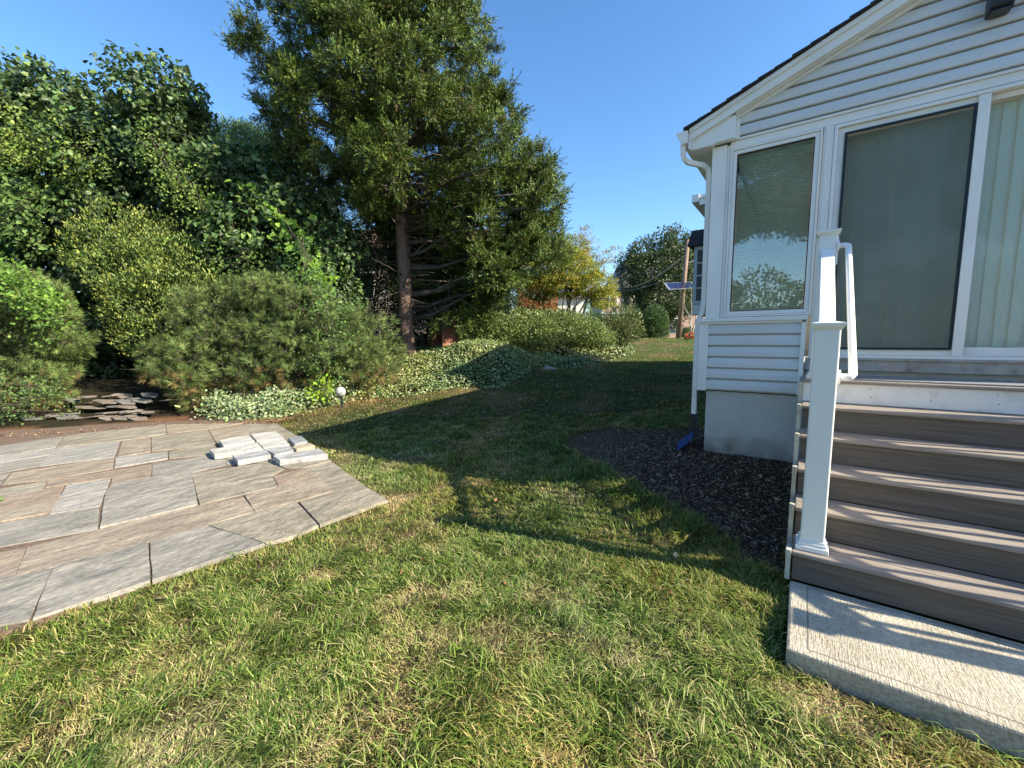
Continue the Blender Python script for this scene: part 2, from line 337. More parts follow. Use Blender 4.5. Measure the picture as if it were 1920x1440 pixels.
def rect_frame(m, x0, x1, z0, z1, wd, y0, y1):
    """mitred frame as four boards butted"""
    m.box(x0, x1, y0, y1, z0, z0+wd); m.box(x0, x1, y0, y1, z1-wd, z1); m.box(x0, x0+wd, y0, y1, z0+wd, z1-wd); m.box(x1-wd, x1, y0, y1, z0+wd, z1-wd)
def narrow_window(x0, x1):
    z0, z1 = 1.712, 3.38
    m = MB(); rect_frame(m, x0, x1, z0, z1, .018, HY-.012, HY+.06); rect_frame(m, x0+.020, x1-.020, z0+.020, z1-.020, .035, HY-.001, HY+.05)
    f = m.build('window', M_trim, house, bevel=.0025)
    m = MB(); rect_frame(m, x0+.056, x1-.056, z0+.056, z1-.056, .008, HY+.008, HY+.04); m.build('gasket', M_black, f)
    B(x0+.065, x1-.065, HY+.020, HY+.024, z0+.065, z1-.065).build('glass', M_glass, f)
    m = MB(); z = z0+.07
    while z < z1-.09:
        m.add([(x0+.07, HY+.052, z), (x1-.07, HY+.052, z), (x1-.07, HY+.066, z+.0235), (x0+.07, HY+.066, z+.0235), (x0+.07, HY+.0522, z-.0012), (x1-.07, HY+.0522, z-.0012)], [(0, 1, 2, 3), (4, 5, 1, 0)]); z += .025
    m.box(x0+.07, x1-.07, HY+.05, HY+.08, z1-.095, z1-.067); m.build('horizontal_blind', M_blind, f)
    return f
narrow_window(-.727, .018)
narrow_window(2.06, 2.805)

# sliding door
DT, DB = 3.378, 1.305
m = MB(); rect_frame(m, .101, 1.982, DB, DT, .028, HY-.010, HY+.10); door = m.build('sliding_door', M_trim, house, bevel=.003)
m = MB(); rect_frame(m, .131, 1.04, DB+.03, DT-.03, .045, HY+.018, HY+.045); m.box(.985, 1.052, HY-.006, HY+.017, DB+.03, DT-.03); m.build('door_panel', M_trim, door, bevel=.003)
m = MB(); rect_frame(m, .177, .984, DB+.078, DT-.078, .02, HY+.003, HY+.016); m.build('screen_frame', M_black, door)
B(.198, .983, HY+.0095, HY+.011, DB+.099, DT-.099).build('insect_screen', M_screen, door)
B(.177, .994, HY+.030, HY+.034, DB+.076, DT-.076).build('glass', M_glass2, door)
m = MB(); rect_frame(m, 1.0, 1.95, DB+.03, DT-.03, .042, HY+.052, HY+.080); m.box(1.0, 1.95, HY+.0465, HY+.0515, DB+.03, DB+.10)
for z in (DB+.05, DB+.066, DB+.082): m.box(1.06, 1.94, HY+.0425, HY+.0463, z, z+.004)
m.build('door_panel', M_trim, door, bevel=.003)
B(1.043, 1.907, HY+.064, HY+.068, DB+.073, DT-.073).build('glass', M_glass2, door)
m = MB(); x = .19
while x < 1.95:
    a = random.uniform(.10, .30); dx, dy = .048*math.cos(a), .048*math.sin(a)
    m.add([(x-dx, HY+.14-dy, DB+.09), (x+dx, HY+.14+dy, DB+.09), (x+dx, HY+.14+dy, DT-.07), (x-dx, HY+.14-dy, DT-.07), (x, HY+.137, DB+.09), (x, HY+.137, DT-.07)], [(0, 4, 5, 3), (4, 1, 2, 5)]); x += .084
m.build('vertical_blind', M_blind, door)
B(.16, .19, HY-.035, HY+.001, 2.15, 2.42).build('door_handle', M_trim, door, bevel=.006)
m = B(.0, 2.09, HY-.006, HY+.08, 1.19, 1.303); m.box(.06, 2.03, HY-.03, HY-.007, 1.287, 1.303); m.build('door_sill', mat('weathered_sill', (.42, .40, .36), .8, .2, 6, .3, 60, dirt=((.16, .14, .10), 14, .9)), house, bevel=.003)

# cornice return, rake boards, soffit
def clipret(sx):
    f = (lambda x: x) if sx > 0 else (lambda x: 2*RX-x)
    m = MB(); pts = [(-1.092, 3.446), (-.69, 3.458), (-.69, roofz(-.69)-.136), (-1.092, roofz(-1.092)-.02)]
    m.prism([(f(x), z) for x, z in pts], 'y', HY-.085, HY-.004); m.build('cornice_return', M_trim, house, bevel=.003)
    m = MB(); m.prism([(f(x), z) for x, z in [(-1.105, roofz(-1.105)-.12), (RX, roofz(RX)-.136), (RX, roofz(RX)-.012), (-1.105, roofz(-1.105)-.012)]], 'y', HY-.115, HY-.0855)
    m.prism([(f(x), z) for x, z in [(-1.11, roofz(-1.11)-.05), (RX, roofz(RX)-.05), (RX, roofz(RX)-.006), (-1.11, roofz(-1.11)-.006)]], 'y', HY-.132, HY-.1155)
    m.prism([(f(x), z) for x, z in [(-.69, roofz(-.69)-.165), (RX, roofz(RX)-.165), (RX, roofz(RX)-.137), (-.69, roofz(-.69)-.137)]], 'y', HY-.04, HY-.004)
    m.prism([(f(x), z) for x, z in [(-.69, roofz(-.69)-.135), (RX, roofz(RX)-.135), (RX, roofz(RX)-.115), (-.69, roofz(-.69)-.115)]], 'y', HY-.085, HY-.0045)
    m.build('rake_board', M_trim, house, bevel=.003)
    m = MB(); m.prism([(f(-.689), 3.462), (f(-.655), 3.462), (f(-.655), roofz(-.655)-.17), (f(-.689), roofz(-.689)-.17)], 'y', HY-.03, HY-.003); m.build('trim_strip', M_trim, house, bevel=.002)
    m = MB(); m.prism([(f(x), z) for x, z in [(-1.09, 3.44), (-.88, 3.44), (-.88, 3.50), (-1.09, 3.50)]], 'y', HY-.084, 6.0); m.prism([(f(x), z) for x, z in [(-1.115, 3.45), (-1.093, 3.45), (-1.093, 3.6), (-1.115, 3.6)]], 'y', HY-.11, 6.0)
    m.build('soffit', M_trim, house)
    # gutter: K profile, open on top, end cap
    g = [(-1.118, 3.605), (-1.118, 3.50), (-1.17, 3.50), (-1.185, 3.53), (-1.215, 3.575), (-1.232, 3.60), (-1.232, 3.62), (-1.222, 3.62), (-1.222, 3.603), (-1.207, 3.58), (-1.178, 3.538), (-1.164, 3.508), (-1.126, 3.508), (-1.126, 3.605)]
    m = MB(); m.prism([(f(x), z) for x, z in g], 'y', HY-.145, 6.0); m.prism([(f(x), z) for x, z in g[:7]+[(-1.118, 3.62)]], 'y', HY-.15, HY-.1455)
    return m.build('gutter', M_trim, house)
gut = clipret(1); clipret(-1)
# roof: two slabs with ragged shingle edges
for s in (1, -1):
    m = MB(); f = (lambda x: x) if s > 0 else (lambda x: 2*RX-x); y0 = HY-.16; x = -1.16; k = 0
    while x < RX:
        xe = min(x+.13, RX); e = y0+random.uniform(-.008, .008)
        a0, a1 = roofz(x)+.004 if x > -1.117 else RZ0+SL*(x+1.117)+.004, RZ0+SL*(xe+1.117)+.004
        m.add([(f(x), e, a0), (f(xe), e, a1), (f(xe), e, a1+.010), (f(x), e, a0+.022), (f(x), 6.4, a0), (f(xe), 6.4, a1), (f(xe), 6.4, a1+.010), (f(x), 6.4, a0+.022)],
              [(0, 1, 2, 3), (4, 7, 6, 5), (0, 3, 7, 4), (1, 5, 6, 2), (3, 2, 6, 7), (0, 4, 5, 1)]); x = xe
    m.build('roof', M_shing, house)
# downspout on the corner
m = MB()
def dsp(m, pts, w=.062, h=.045):
    vs = []; pts = [Vector(p) for p in pts]
    for i, p in enumerate(pts):
        d = (pts[min(i+1, len(pts)-1)]-pts[max(i-1, 0)]).normalized(); a = Vector((0, 1, 0)); a = (a-d*a.dot(d)).normalized() if abs(d.y) < .8 else Vector((0, 0, 1)); b = d.cross(a)
        for sx, sy in ((-1, -1), (-.6, -1.12), (.6, -1.12), (1, -1), (1, 1), (.6, 1.12), (-.6, 1.12), (-1, 1)): vs.append(p+a*sx*w/2+b*sy*h/2)
    n = 8; fs = [tuple(range(n)), tuple(range(len(vs)-1, len(vs)-n-1, -1))]+[(i*n+k, i*n+(k+1) % n, (i+1)*n+(k+1) % n, (i+1)*n+k) for i in range(len(pts)-1) for k in range(n)]
    m.add(vs, fs)
dy = HY-.02
dsp(m, [(-1.172, dy-.06, 3.52), (-1.172, dy-.06, 3.43), (-1.165, dy-.05, 3.385), (-1.13, dy-.02, 3.345), (-1.0, dy+.09, 3.315), (-.955, dy+.12, 3.28), (-.945, dy+.13, 3.22), (-.945, dy+.13, 1.86), (-.955, dy+.13, 1.78), (-.995, dy+.13, 1.68), (-1.0, dy+.13, 1.58), (-1.0, dy+.13, .62)])
ds = m.build('downspout', M_trim, house, smooth=False)
m = MB(); m.box(-1.0-.037, -1.0+.037, dy+.09, dy+.17, .44, .64); m.box(-1.0-.045, -1.0+.045, dy+.08, dy+.18, .38, .45); m.build('black_adapter', M_black, ds, bevel=.005)
M_blue = mat('blue_plastic', (.02, .085, .30), .45, .1, 8)
m = MB()
for k in range(9):
    t = k/8; x = -1.0-.13*t; z = .40-.13*t; wv = .06+.06*t
    m.add([(x+.012, dy+.13-wv, z-.04-.02*t), (x+.012, dy+.13+wv, z-.04-.02*t), (x+.012, dy+.13+wv, z+.035), (x+.012, dy+.13-wv, z+.035), (x-.004, dy+.13-wv-.006, z-.045-.02*t), (x-.004, dy+.13+wv+.006, z-.045-.02*t), (x-.004, dy+.13+wv+.006, z+.04), (x-.004, dy+.13-wv-.006, z+.04)], [(0, 1, 2, 3), (4, 7, 6, 5), (0, 4, 5, 1), (1, 5, 6, 2), (2, 6, 7, 3), (3, 7, 4, 0)])
m.build('blue_spout', M_blue, ds)
# wall light
m = MB(); m.prism([(HY-.02, 4.13), (HY-.06, 4.17), (HY-.17, 4.13), (HY-.14, 3.90), (HY-.10, 3.875), (HY-.02, 3.875)], 'x', .962, 1.088)
lt = m.build('wall_light', M_black, house, bevel=.006)
B(.975, 1.075, HY-.13, HY-.03, 3.868, 3.874).build('lamp_lens', mat('unlit_lens', (.03, .03, .035), .2), lt)
# the main house behind the sunroom, wider and taller
HX = -1.62
m = B(HX, 7.5, 6.45, 11.1, .8, 4.3); m.build('wall', M_vinyl, house)
m = MB()
for k in range(30):
    z = 1.3+k*.1; m.add([(HX-.001, 6.42, z+.1), (HX-.014, 6.42, z), (HX-.001, 11.12, z+.1), (HX-.014, 11.12, z)], [(0, 1, 3, 2)])
    m.add([(HX, 6.449, z+.1), (HX, 6.436, z), (7.5, 6.449, z+.1), (7.5, 6.436, z)], [(0, 1, 3, 2)])
m.build('side_siding', M_vinyl, house, fix=False)
B(HX+.08, 7.4, 6.5, 11.0, -.2, .79).build('foundation', M_found, house)
m = MB(); m.prism([(6.2, 4.30), (11.4, 4.30), (8.8, 5.0)], 'x', HX-.25, 7.8); m.build('roof', M_shing, house)
m = MB(); m.box(HX-.32, HX-.0, 6.15, 11.4, 4.24, 4.299); m.box(HX-.27, 7.7, 6.18, 6.45, 4.12, 4.238); m.box(HX-.40, HX-.27, 6.12, 11.4, 4.17, 4.31); m.build('eave_trim', M_trim, house)
# bay window on the side wall
bw = B(HX-.57, HX-.002, 7.35, 9.4, 2.02, 2.25).build('bay_window', M_vinyl, house, bevel=.01)
M_grey = mat('grey_trim', (.42, .46, .50), .5, .05)
m = MB(); m.prism([(7.2, 3.55), (9.55, 3.55), (9.1, 3.98), (7.65, 3.98)], 'x', HX-.70, HX-.003)
m.build('bay_roof', M_shing, bw)
m = MB(); m.box(HX-.57, HX-.002, 7.35, 7.41, 2.252, 3.54); m.box(HX-.57, HX-.43, 7.411, 7.5, 2.252, 3.54); m.box(HX-.48, HX-.43, 9.31, 9.4, 2.252, 3.54)
for y in (8.1, 8.7): m.box(HX-.48, HX-.43, y, y+.05, 2.252, 3.54)
for z in (2.55, 2.87, 3.19): m.box(HX-.47, HX-.44, 7.501, 8.099, z, z+.025)
m.box(HX-.57, HX-.08, 7.335, 7.349, 2.252, 2.33); m.box(HX-.57, HX-.08, 7.335, 7.349, 3.46, 3.54); m.box(HX-.57, HX-.50, 7.335, 7.349, 2.331, 3.459); m.box(HX-.15, HX-.08, 7.335, 7.349, 2.331, 3.459)
for z in (2.60, 2.88, 3.16): m.box(HX-.499, HX-.151, 7.337, 7.347, z, z+.03)
m.build('bay_frame', M_grey, bw)
B(HX-.50, HX-.15, 7.3435, 7.348, 2.331, 3.459).build('glass', M_black, bw)

# ------------------------------------------------------------------ stairs
T, Rr, WX = .2657, .1907, 2.70
stairs = tag(empty('deck_stairs', (WX/2, 0, 0)), 'brown composite deck stairs with white railing posts leading up to the sliding door', 'stairs')
def board(name, x0, x1, y0, y1, z0, z1, m_, par, bev=.006): return B(x0, x1, y0, y1, z0, z1).build(name, m_, par, bevel=bev)
for k in range(1, 6):
    y = (k-1)*T; z = k*Rr
    board('tread', .0, WX, y-.022, y+.118, z-.026, z, M_deck, stairs); board('tread', .0, WX, y+.123, y+T-.002, z-.026, z, M_deck, stairs)
    board('riser', .006, WX-.006, y, y+.018, z-Rr+.003, z-.028, M_riser, stairs, .002)
y = 5*T; z = 6*Rr
board('fascia_board', -.002, WX, y, y+.02, z-Rr+.003, z-.028, M_fascia, stairs, .002)
for i in range(8):
    for j in (0, 1):
        cx, cz = .10+i*.34+.01*j, z-.06-.065*j; MB().tube([(cx, y-.002, cz), (cx, y+.001, cz)], .004, 8).build('screw', M_riser, stairs)
yy = y-.022
while yy < HY-.03:
    ye = min(yy+.138, HY-.012); board('deck_board', -.004, WX, yy, ye, z-.026, z, M_deck, stairs); yy = ye+.005
for xs in (-.030, WX+.004):
    m = MB()
    for k in range(1, 7):
        y0 = (k-1)*T-.012; m.box(xs, xs+.026, y0, (HY-.02 if k == 6 else k*T-.013), (k-1)*Rr if k < 2 else (k-2)*Rr+.06, k*Rr-.028)
    m.build('side_skirt', M_string, stairs)
    for k in range(1, 6): B(xs-.002, xs+.027, (k-1)*T-.026, (k-1)*T+.04, k*Rr-.045, k*Rr+.005).build('tread_cap', M_string, stairs, bevel=.003)
def railing(x, inner):
    pw = .122; P0 = (x, .105, Rr); P1 = (x, 1.41, 6*Rr)
    def post(p, top):
        h = pw/2; o = B(p[0]-h, p[0]+h, p[1]-h, p[1]+h, p[2], top).build('newel_post', M_post, stairs, bevel=.008)
        m = MB(); m.box(p[0]-h-.022, p[0]+h+.022, p[1]-h-.022, p[1]+h+.022, p[2]+.0005, p[2]+.032); m.box(p[0]-h-.012, p[0]+h+.012, p[1]-h-.012, p[1]+h+.012, p[2]+.032, p[2]+.052); m.box(p[0]-h-.005, p[0]+h+.005, p[1]-h-.005, p[1]+h+.005, p[2]+.052, p[2]+.066)
        m.build('post_skirt', M_post, o, bevel=.004)
        m = MB(); q = [(h+.001, top-.022), (h+.006, top-.018), (h+.018, top+.0), (h+.022, top+.004), (h+.022, top+.018)]
        for a, b in zip(q[:-1], q[1:]):
            vs = [(p[0]+sx*a[0], p[1]+sy*a[0], a[1]) for sx, sy in ((-1,-1),(1,-1),(1,1),(-1,1))]+[(p[0]+sx*b[0], p[1]+sy*b[0], b[1]) for sx, sy in ((-1,-1),(1,-1),(1,1),(-1,1))]
            m.add(vs, [(k, (k+1) % 4, (k+1) % 4+4, k+4) for k in range(4)])
        e = h+.022; m.add([(p[0]-e, p[1]-e, top+.018), (p[0]+e, p[1]-e, top+.018), (p[0]+e, p[1]+e, top+.018), (p[0]-e, p[1]+e, top+.018), (p[0], p[1], top+.034)], [(0, 1, 4), (1, 2, 4), (2, 3, 4), (3, 0, 4)])
        m.build('post_cap', M_post, o)
    post(P0, 1.565); post(P1, 2.345)
    s = Vector((0, P1[1]-P0[1]-pw, 2.20-1.48)); a = Vector((x, P0[1]+pw/2, 1.48)); b = Vector((x, P1[1]-pw/2, 2.20)); n = MB()
    n.bar(a, b, .092, .028); n.bar(a-Vector((0, 0, .032)), b-Vector((0, 0, .032)), .05, .035); n.build('top_rail', M_pvc, stairs, bevel=.008)
    c = Vector((x, P0[1]+pw/2, .40)); d = Vector((x, P1[1]-pw/2, 1.27)); MB().bar(c, d, .045, .045).build('bottom_rail', M_pvc, stairs, bevel=.006)
    nb = 10
    for i in range(nb):
        t = (i+.5)/nb; p = c.lerp(d, t); q = a.lerp(b, t); B(x-.019, x+.019, p.y-.019, p.y+.019, p.z+.02, q.z-.045).build('baluster', M_pvc, stairs, bevel=.003)
    # continuous grab rail
    gx = x+inner*.135; px = x+inner*pw/2
    pts = [(px, .12, 1.265), (px+inner*.05, .12, 1.265), (gx-inner*.012, .122, 1.268), (gx, .135, 1.285), (gx, .16, 1.305), (gx, 1.33, 2.20), (gx, 1.36, 2.222), (gx-inner*.012, 1.375, 2.232), (px+inner*.05, 1.378, 2.235), (px, 1.378, 2.235)]
    h = MB().tube(pts, .021, 14).build('grab_rail', M_pvc, stairs, smooth=True)
    for q in (pts[0], pts[-1]): MB().tube([(q[0], q[1], q[2]), (q[0]+inner*.016, q[1], q[2])], .042, 18).build('flange', M_pvc, h)
railing(.098, 1); railing(WX-.098, -1)
# post rail clip against the wall
mt = B(.12, 1.30, 1.37, 1.80, 6*Rr+.001, 6*Rr+.012).build('doormat', M_mat, None, bevel=.003); tag(mt, 'thin grey ribbed doormat lying in front of the sliding door', 'doormat')
mt.location = (0, 0, 0)

# concrete landing
m = MB(); m.prism([(.004, -.70), (3.0, -.74), (3.0, -.004), (.0, -.004)], 'z', -.15, -.004)
sl_ = m.build('concrete_landing', M_conc, None, bevel=.012); tag(sl_, kind='structure')
m = B(.088, .093, -.655, -.03, -.0045, -.0028); m.box(.094, 2.98, -.658, -.653, -.0045, -.0028); m.box(.094, 2.98, -.045, -.041, -.0045, -.0028); m.build('tooled_joint', mat('joint_shadow', (.20, .18, .14), .95, .2), sl_)
B(.6, 3.2, -.62, .3, -.5, -.16).build('landing_footing', M_conc, sl_)

# ------------------------------------------------------------------ ground sheet
def axis(a, b, st, far):
    mid = list(np.arange(a, b+1e-6, st)); lo = []; hi = []; x = a; s = st
    while x > -far: s *= 1.25; x -= s; lo.append(x)
    x = b; s = st
    while x < far: s *= 1.25; x += s; hi.append(x)
    return np.array(lo[::-1]+mid+hi)
gx, gy = axis(-14, 3, .09, 600), axis(-5, 19, .11, 600)
X, Y = np.meshgrid(gx, gy, indexing='ij'); Z = ground(X, Y)
gp = np.stack([X, Y], -1)
soil = np.array([.085, .055, .035]); lawnc = np.array([.055, .062, .022]); strawc = np.array([.30, .22, .12]); mulchc = np.array([.075, .052, .038]); redc = np.array([.16, .085, .05]); ivyc = np.array([.035, .032, .018])
C = np.zeros(X.shape+(3,))+lawnc
def blend(C, c, k): return C*(1-k[..., None])+c*k[..., None]
C = blend(C, np.array([.085, .12, .03]), sm(7, 12, Y))
C = blend(C, strawc*.6, np.clip((fbm(gp, .9, 11)-.52)*5, 0, 1))
sb = bankdist(X, Y)
C = blend(C, ivyc, sm(-.1, .25, sb))
C = blend(C, redc*1.5, sm(.55, .2, np.abs(sb-.05))*sm(.35, .6, fbm(gp, 1.3, 4))*(Y < 3.2))
pd = pdist(PATIO+[PATIO[0]], X, Y)
C = blend(C, strawc*.75, np.clip(1-pd/.35, 0, 1)*(X > -8.5)*(Y > -.5)*np.clip(fbm(gp, 2, 9)*2-.5, 0, 1))
inm = inside(MULCH, X, Y); md = pdist(MULCH+[MULCH[0]], X, Y)
C = blend(C, mulchc, np.where(inm, np.clip(md/.1, 0, 1), 0))
C = blend(C, soil*1.9, np.where(inm, 1, 0)*sm(-1.0, -2.1, X+.5*(fbm(gp, 3, 19)-.5))*.9)
C = blend(C, soil*2.2, np.clip(1-pdist([(.1, -.78), (2.5, -.85)], X, Y)/.35, 0, 1)*.8)
nx, ny = len(gx), len(gy)
idx = np.arange(nx*ny).reshape(nx, ny)
F = np.stack([idx[:-1, :-1], idx[1:, :-1], idx[1:, 1:], idx[:-1, 1:]], -1).reshape(-1, 4)
def groundmat():
    m, nt, b = newmat('soil_and_turf'); at_ = node(nt, 'ShaderNodeAttribute', attribute_name='Col'); tc = node(nt, 'ShaderNodeTexCoord')
    nz = node(nt, 'ShaderNodeTexNoise'); nz.inputs['Scale'].default_value = 45; nz.inputs['Detail'].default_value = 8; nt.links.new(tc.outputs['Object'], nz.inputs['Vector'])
    cr = node(nt, 'ShaderNodeValToRGB'); cr.color_ramp.elements[0].position = .3; cr.color_ramp.elements[1].position = .7; cr.color_ramp.elements[0].color = (.45, .42, .38, 1); cr.color_ramp.elements[1].color = (1, 1, 1, 1)
    mx = node(nt, 'ShaderNodeMixRGB', blend_type='MULTIPLY'); mx.inputs[0].default_value = 1; nt.links.new(nz.outputs[0], cr.inputs[0]); nt.links.new(at_.outputs['Color'], mx.inputs[1]); nt.links.new(cr.outputs[0], mx.inputs[2])
    nt.links.new(mx.outputs[0], b.inputs['Base Color']); b.inputs['Roughness'].default_value = 1; b.inputs['Specular IOR Level'].default_value = .1
    bp = node(nt, 'ShaderNodeBump'); bp.inputs['Strength'].default_value = 1; bp.inputs['Distance'].default_value = .02; nt.links.new(nz.outputs[0], bp.inputs['Height']); nt.links.new(bp.outputs[0], b.inputs['Normal']); return m
g = npmesh('ground', np.stack([X, Y, Z], -1).reshape(-1, 3), F, C.reshape(-1, 3), groundmat(), smooth=True); tag(g, kind='structure')

# ------------------------------------------------------------------ flagstone patio
STONES = [[(-4.84,-3.79),(-4.24,-2.61),(-3.54,-2.79),(-4.19,-3.78)],[(-4.24,-2.61),(-4.16,-2.11),(-3.45,-2.27),(-3.52,-2.78)],[(-4.15,-2.1),(-4.11,-1.73),(-3.36,-1.6),(-3.41,-1.94),(-3.45,-2.26)],[(-4.11,-1.72),(-4.0,-1.02),(-3.31,-1.19),(-3.31,-1.47),(-3.37,-1.59)],[(-3.97,-1.01),(-3.92,-0.65),(-3.85,-0.37),(-3.28,-0.49),(-3.32,-1.17)],[(-4.84,-2.67),(-4.8,-2.27),(-4.69,-1.61),(-4.58,-1.26),(-4.09,-1.36),(-4.12,-1.73),(-4.16,-2.1),(-4.25,-2.61),(-4.27,-2.78)],[(-5.42,-3.79),(-4.85,-2.67),(-4.27,-2.78),(-4.85,-3.79)],[(-4.61,-1.23),(-4.59,-0.91),(-4.54,-0.5),(-3.95,-0.66),(-4.0,-1.0),(-4.08,-1.36)],[(-5.0,-0.41),(-4.96,-0.06),(-3.88,-0.35),(-3.95,-0.65)],[(-5.0,-0.77),(-4.99,-0.42),(-4.57,-0.49),(-4.6,-0.9)],[(-6.25,-1.92),(-6.13,-1.6),(-5.96,-1.27),(-5.27,-1.45),(-4.72,-1.6),(-4.82,-2.27),(-5.88,-2.04)],[(-5.27,-1.45),(-5.0,-0.78),(-4.6,-0.91),(-4.71,-1.59)],[(-5.93,-1.28),(-5.64,-0.54),(-5.16,-0.56),(-5.02,-0.78),(-5.29,-1.44)],[(-6.61,-2.21),(-6.49,-1.88),(-5.48,-2.15),(-5.62,-2.46)],[(-6.04,-3.79),(-5.6,-2.46),(-5.45,-2.16),(-4.82,-2.28),(-5.43,-3.79)],[(-6.41,-3.78),(-5.98,-2.37),(-5.64,-2.46),(-6.06,-3.79)],[(-6.89,-3.76),(-6.57,-2.24),(-6.0,-2.36),(-6.43,-3.78)],[(-7.28,-3.74),(-7.02,-2.31),(-6.66,-2.38),(-6.91,-3.76)],[(-7.01,-2.31),(-6.83,-1.42),(-6.16,-1.6),(-6.27,-1.92),(-6.52,-1.87),(-6.64,-2.21),(-6.68,-2.37)],[(-7.84,-2.5),(-7.66,-1.62),(-6.98,-1.76),(-7.05,-2.3),(-7.24,-2.63)],[(-7.88,-3.69),(-7.86,-2.51),(-7.25,-2.64),(-7.33,-3.74)],[(-7.6,-1.62),(-7.38,-1.11),(-6.92,-1.23),(-7.0,-1.75)],[(-7.39,-1.09),(-7.32,-0.57),(-6.61,-0.69),(-6.7,-0.85),(-6.93,-1.22)],[(-6.86,-1.41),(-6.68,-0.86),(-6.6,-0.68),(-5.96,-0.9),(-5.97,-1.26),(-6.15,-1.59)],[(-7.91,-2.29),(-9.1,-1.98),(-8.82,-1.32),(-7.67,-1.61)],[(-8.85,-1.29),(-8.8,-0.95),(-7.58,-1.25),(-7.63,-1.6)],[(-8.81,-0.94),(-8.59,-0.21),(-7.37,-0.52),(-7.32,-0.57),(-7.59,-1.24)],[(-10.11,-1.74),(-9.85,-0.48),(-8.85,-0.73),(-8.84,-0.93),(-8.87,-1.31),(-9.13,-1.97)],[(-9.85,-0.47),(-8.73,0.41),(-8.66,-0.19),(-8.84,-0.72)],[(-8.6,-0.19),(-8.66,0.41),(-7.65,0.14),(-7.37,-0.01),(-7.58,-0.45)],[(-8.66,0.43),(-8.13,0.75),(-6.91,0.48),(-5.93,0.22),(-6.89,-0.19)],[(-9.85,-3.44),(-10.14,-1.76),(-9.14,-1.98),(-9.16,-3.54)],[(-9.13,-3.54),(-9.09,-1.99),(-8.61,-2.1),(-8.56,-3.62)],[(-8.54,-3.62),(-8.58,-2.11),(-7.93,-2.29),(-7.9,-3.69)],[(-7.54,-0.46),(-7.31,-0.01),(-5.99,-0.29),(-6.61,-0.67)],[(-6.85,-0.19),(-5.91,0.21),(-4.98,-0.05),(-5.0,-0.4),(-5.17,-0.55),(-5.65,-0.53)],[(-6.56,-0.67),(-6.04,-0.35),(-5.66,-0.53),(-5.96,-0.9)]]
def stonemat(name, c1, c2, c3):
    m, nt, b = newmat(name); tc = node(nt, 'ShaderNodeTexCoord'); mp = node(nt, 'ShaderNodeMapping'); mp.inputs['Scale'].default_value = (1.9, 1.0, 1); mp.inputs['Rotation'].default_value = (0, 0, random.uniform(-.35, .35)); mp.inputs['Location'].default_value = (random.uniform(0, 50), random.uniform(0, 50), 0)
    nt.links.new(tc.outputs['Object'], mp.inputs[0])
    n1 = node(nt, 'ShaderNodeTexNoise'); n1.inputs['Scale'].default_value = 1.7; n1.inputs['Detail'].default_value = 10; n1.inputs['Roughness'].default_value = .68; n1.inputs['Distortion'].default_value = 1.4; nt.links.new(mp.outputs[0], n1.inputs['Vector'])
    cr = node(nt, 'ShaderNodeValToRGB'); e = cr.color_ramp.elements; e[0].position = .36; e[1].position = .68; e[0].color = (*c1, 1); e[1].color = (*c2, 1); q = e.new(.52); q.color = (*c3, 1)
    nt.links.new(n1.outputs[0], cr.inputs[0])
    n2 = node(nt, 'ShaderNodeTexNoise'); n2.inputs['Scale'].default_value = 28; n2.inputs['Detail'].default_value = 8; nt.links.new(mp.outputs[0], n2.inputs['Vector'])
    c2r = node(nt, 'ShaderNodeValToRGB'); c2r.color_ramp.elements[0].position = .33; c2r.color_ramp.elements[1].position = .62; c2r.color_ramp.elements[0].color = (.62, .60, .57, 1)
    nt.links.new(n2.outputs[0], c2r.inputs[0]); mx = node(nt, 'ShaderNodeMixRGB', blend_type='MULTIPLY'); mx.inputs[0].default_value = .8
    nt.links.new(cr.outputs[0], mx.inputs[1]); nt.links.new(c2r.outputs[0], mx.inputs[2]); nt.links.new(mx.outputs[0], b.inputs['Base Color']); b.inputs['Roughness'].default_value = .78
    n3 = node(nt, 'ShaderNodeTexNoise'); n3.inputs['Scale'].default_value = 5; n3.inputs['Detail'].default_value = 12; nt.links.new(mp.outputs[0], n3.inputs['Vector'])
    bp = node(nt, 'ShaderNodeBump'); bp.inputs['Strength'].default_value = .9; bp.inputs['Distance'].default_value = .035; nt.links.new(n3.outputs[0], bp.inputs['Height']); nt.links.new(bp.outputs[0], b.inputs['Normal']); return m
SM = [stonemat('bluestone_grey', (.20, .19, .165), (.38, .355, .305), (.29, .27, .235)), stonemat('bluestone_tan', (.23, .19, .145), (.40, .34, .26), (.315, .26, .20)),
      stonemat('bluestone_olive', (.20, .18, .14), (.37, .33, .255), (.28, .25, .195)), stonemat('bluestone_brown', (.215, .165, .125), (.36, .295, .225), (.29, .225, .17)), stonemat('bluestone_pale', (.26, .25, .225), (.41, .39, .35), (.33, .31, .28))]
SI = [0, 0, 0, 2, 2, 1, 3, 1, 2, 3, 0, 2, 2, 4, 0, 1, 3, 2, 3, 1, 0, 4, 2, 0, 4, 1, 2, 2, 1, 1, 2, 0, 4, 0, 2, 2, 0]
pat = MB().prism([(p[0]*1.0-.05, p[1]-.03) for p in PATIO], 'z', -.30, -.079).build('patio', mat('joint_sand', (.085, .05, .035), 1, .3, 30, .8, 120, col2=(.20, .14, .095)), None); tag(pat, kind='structure')
import bmesh
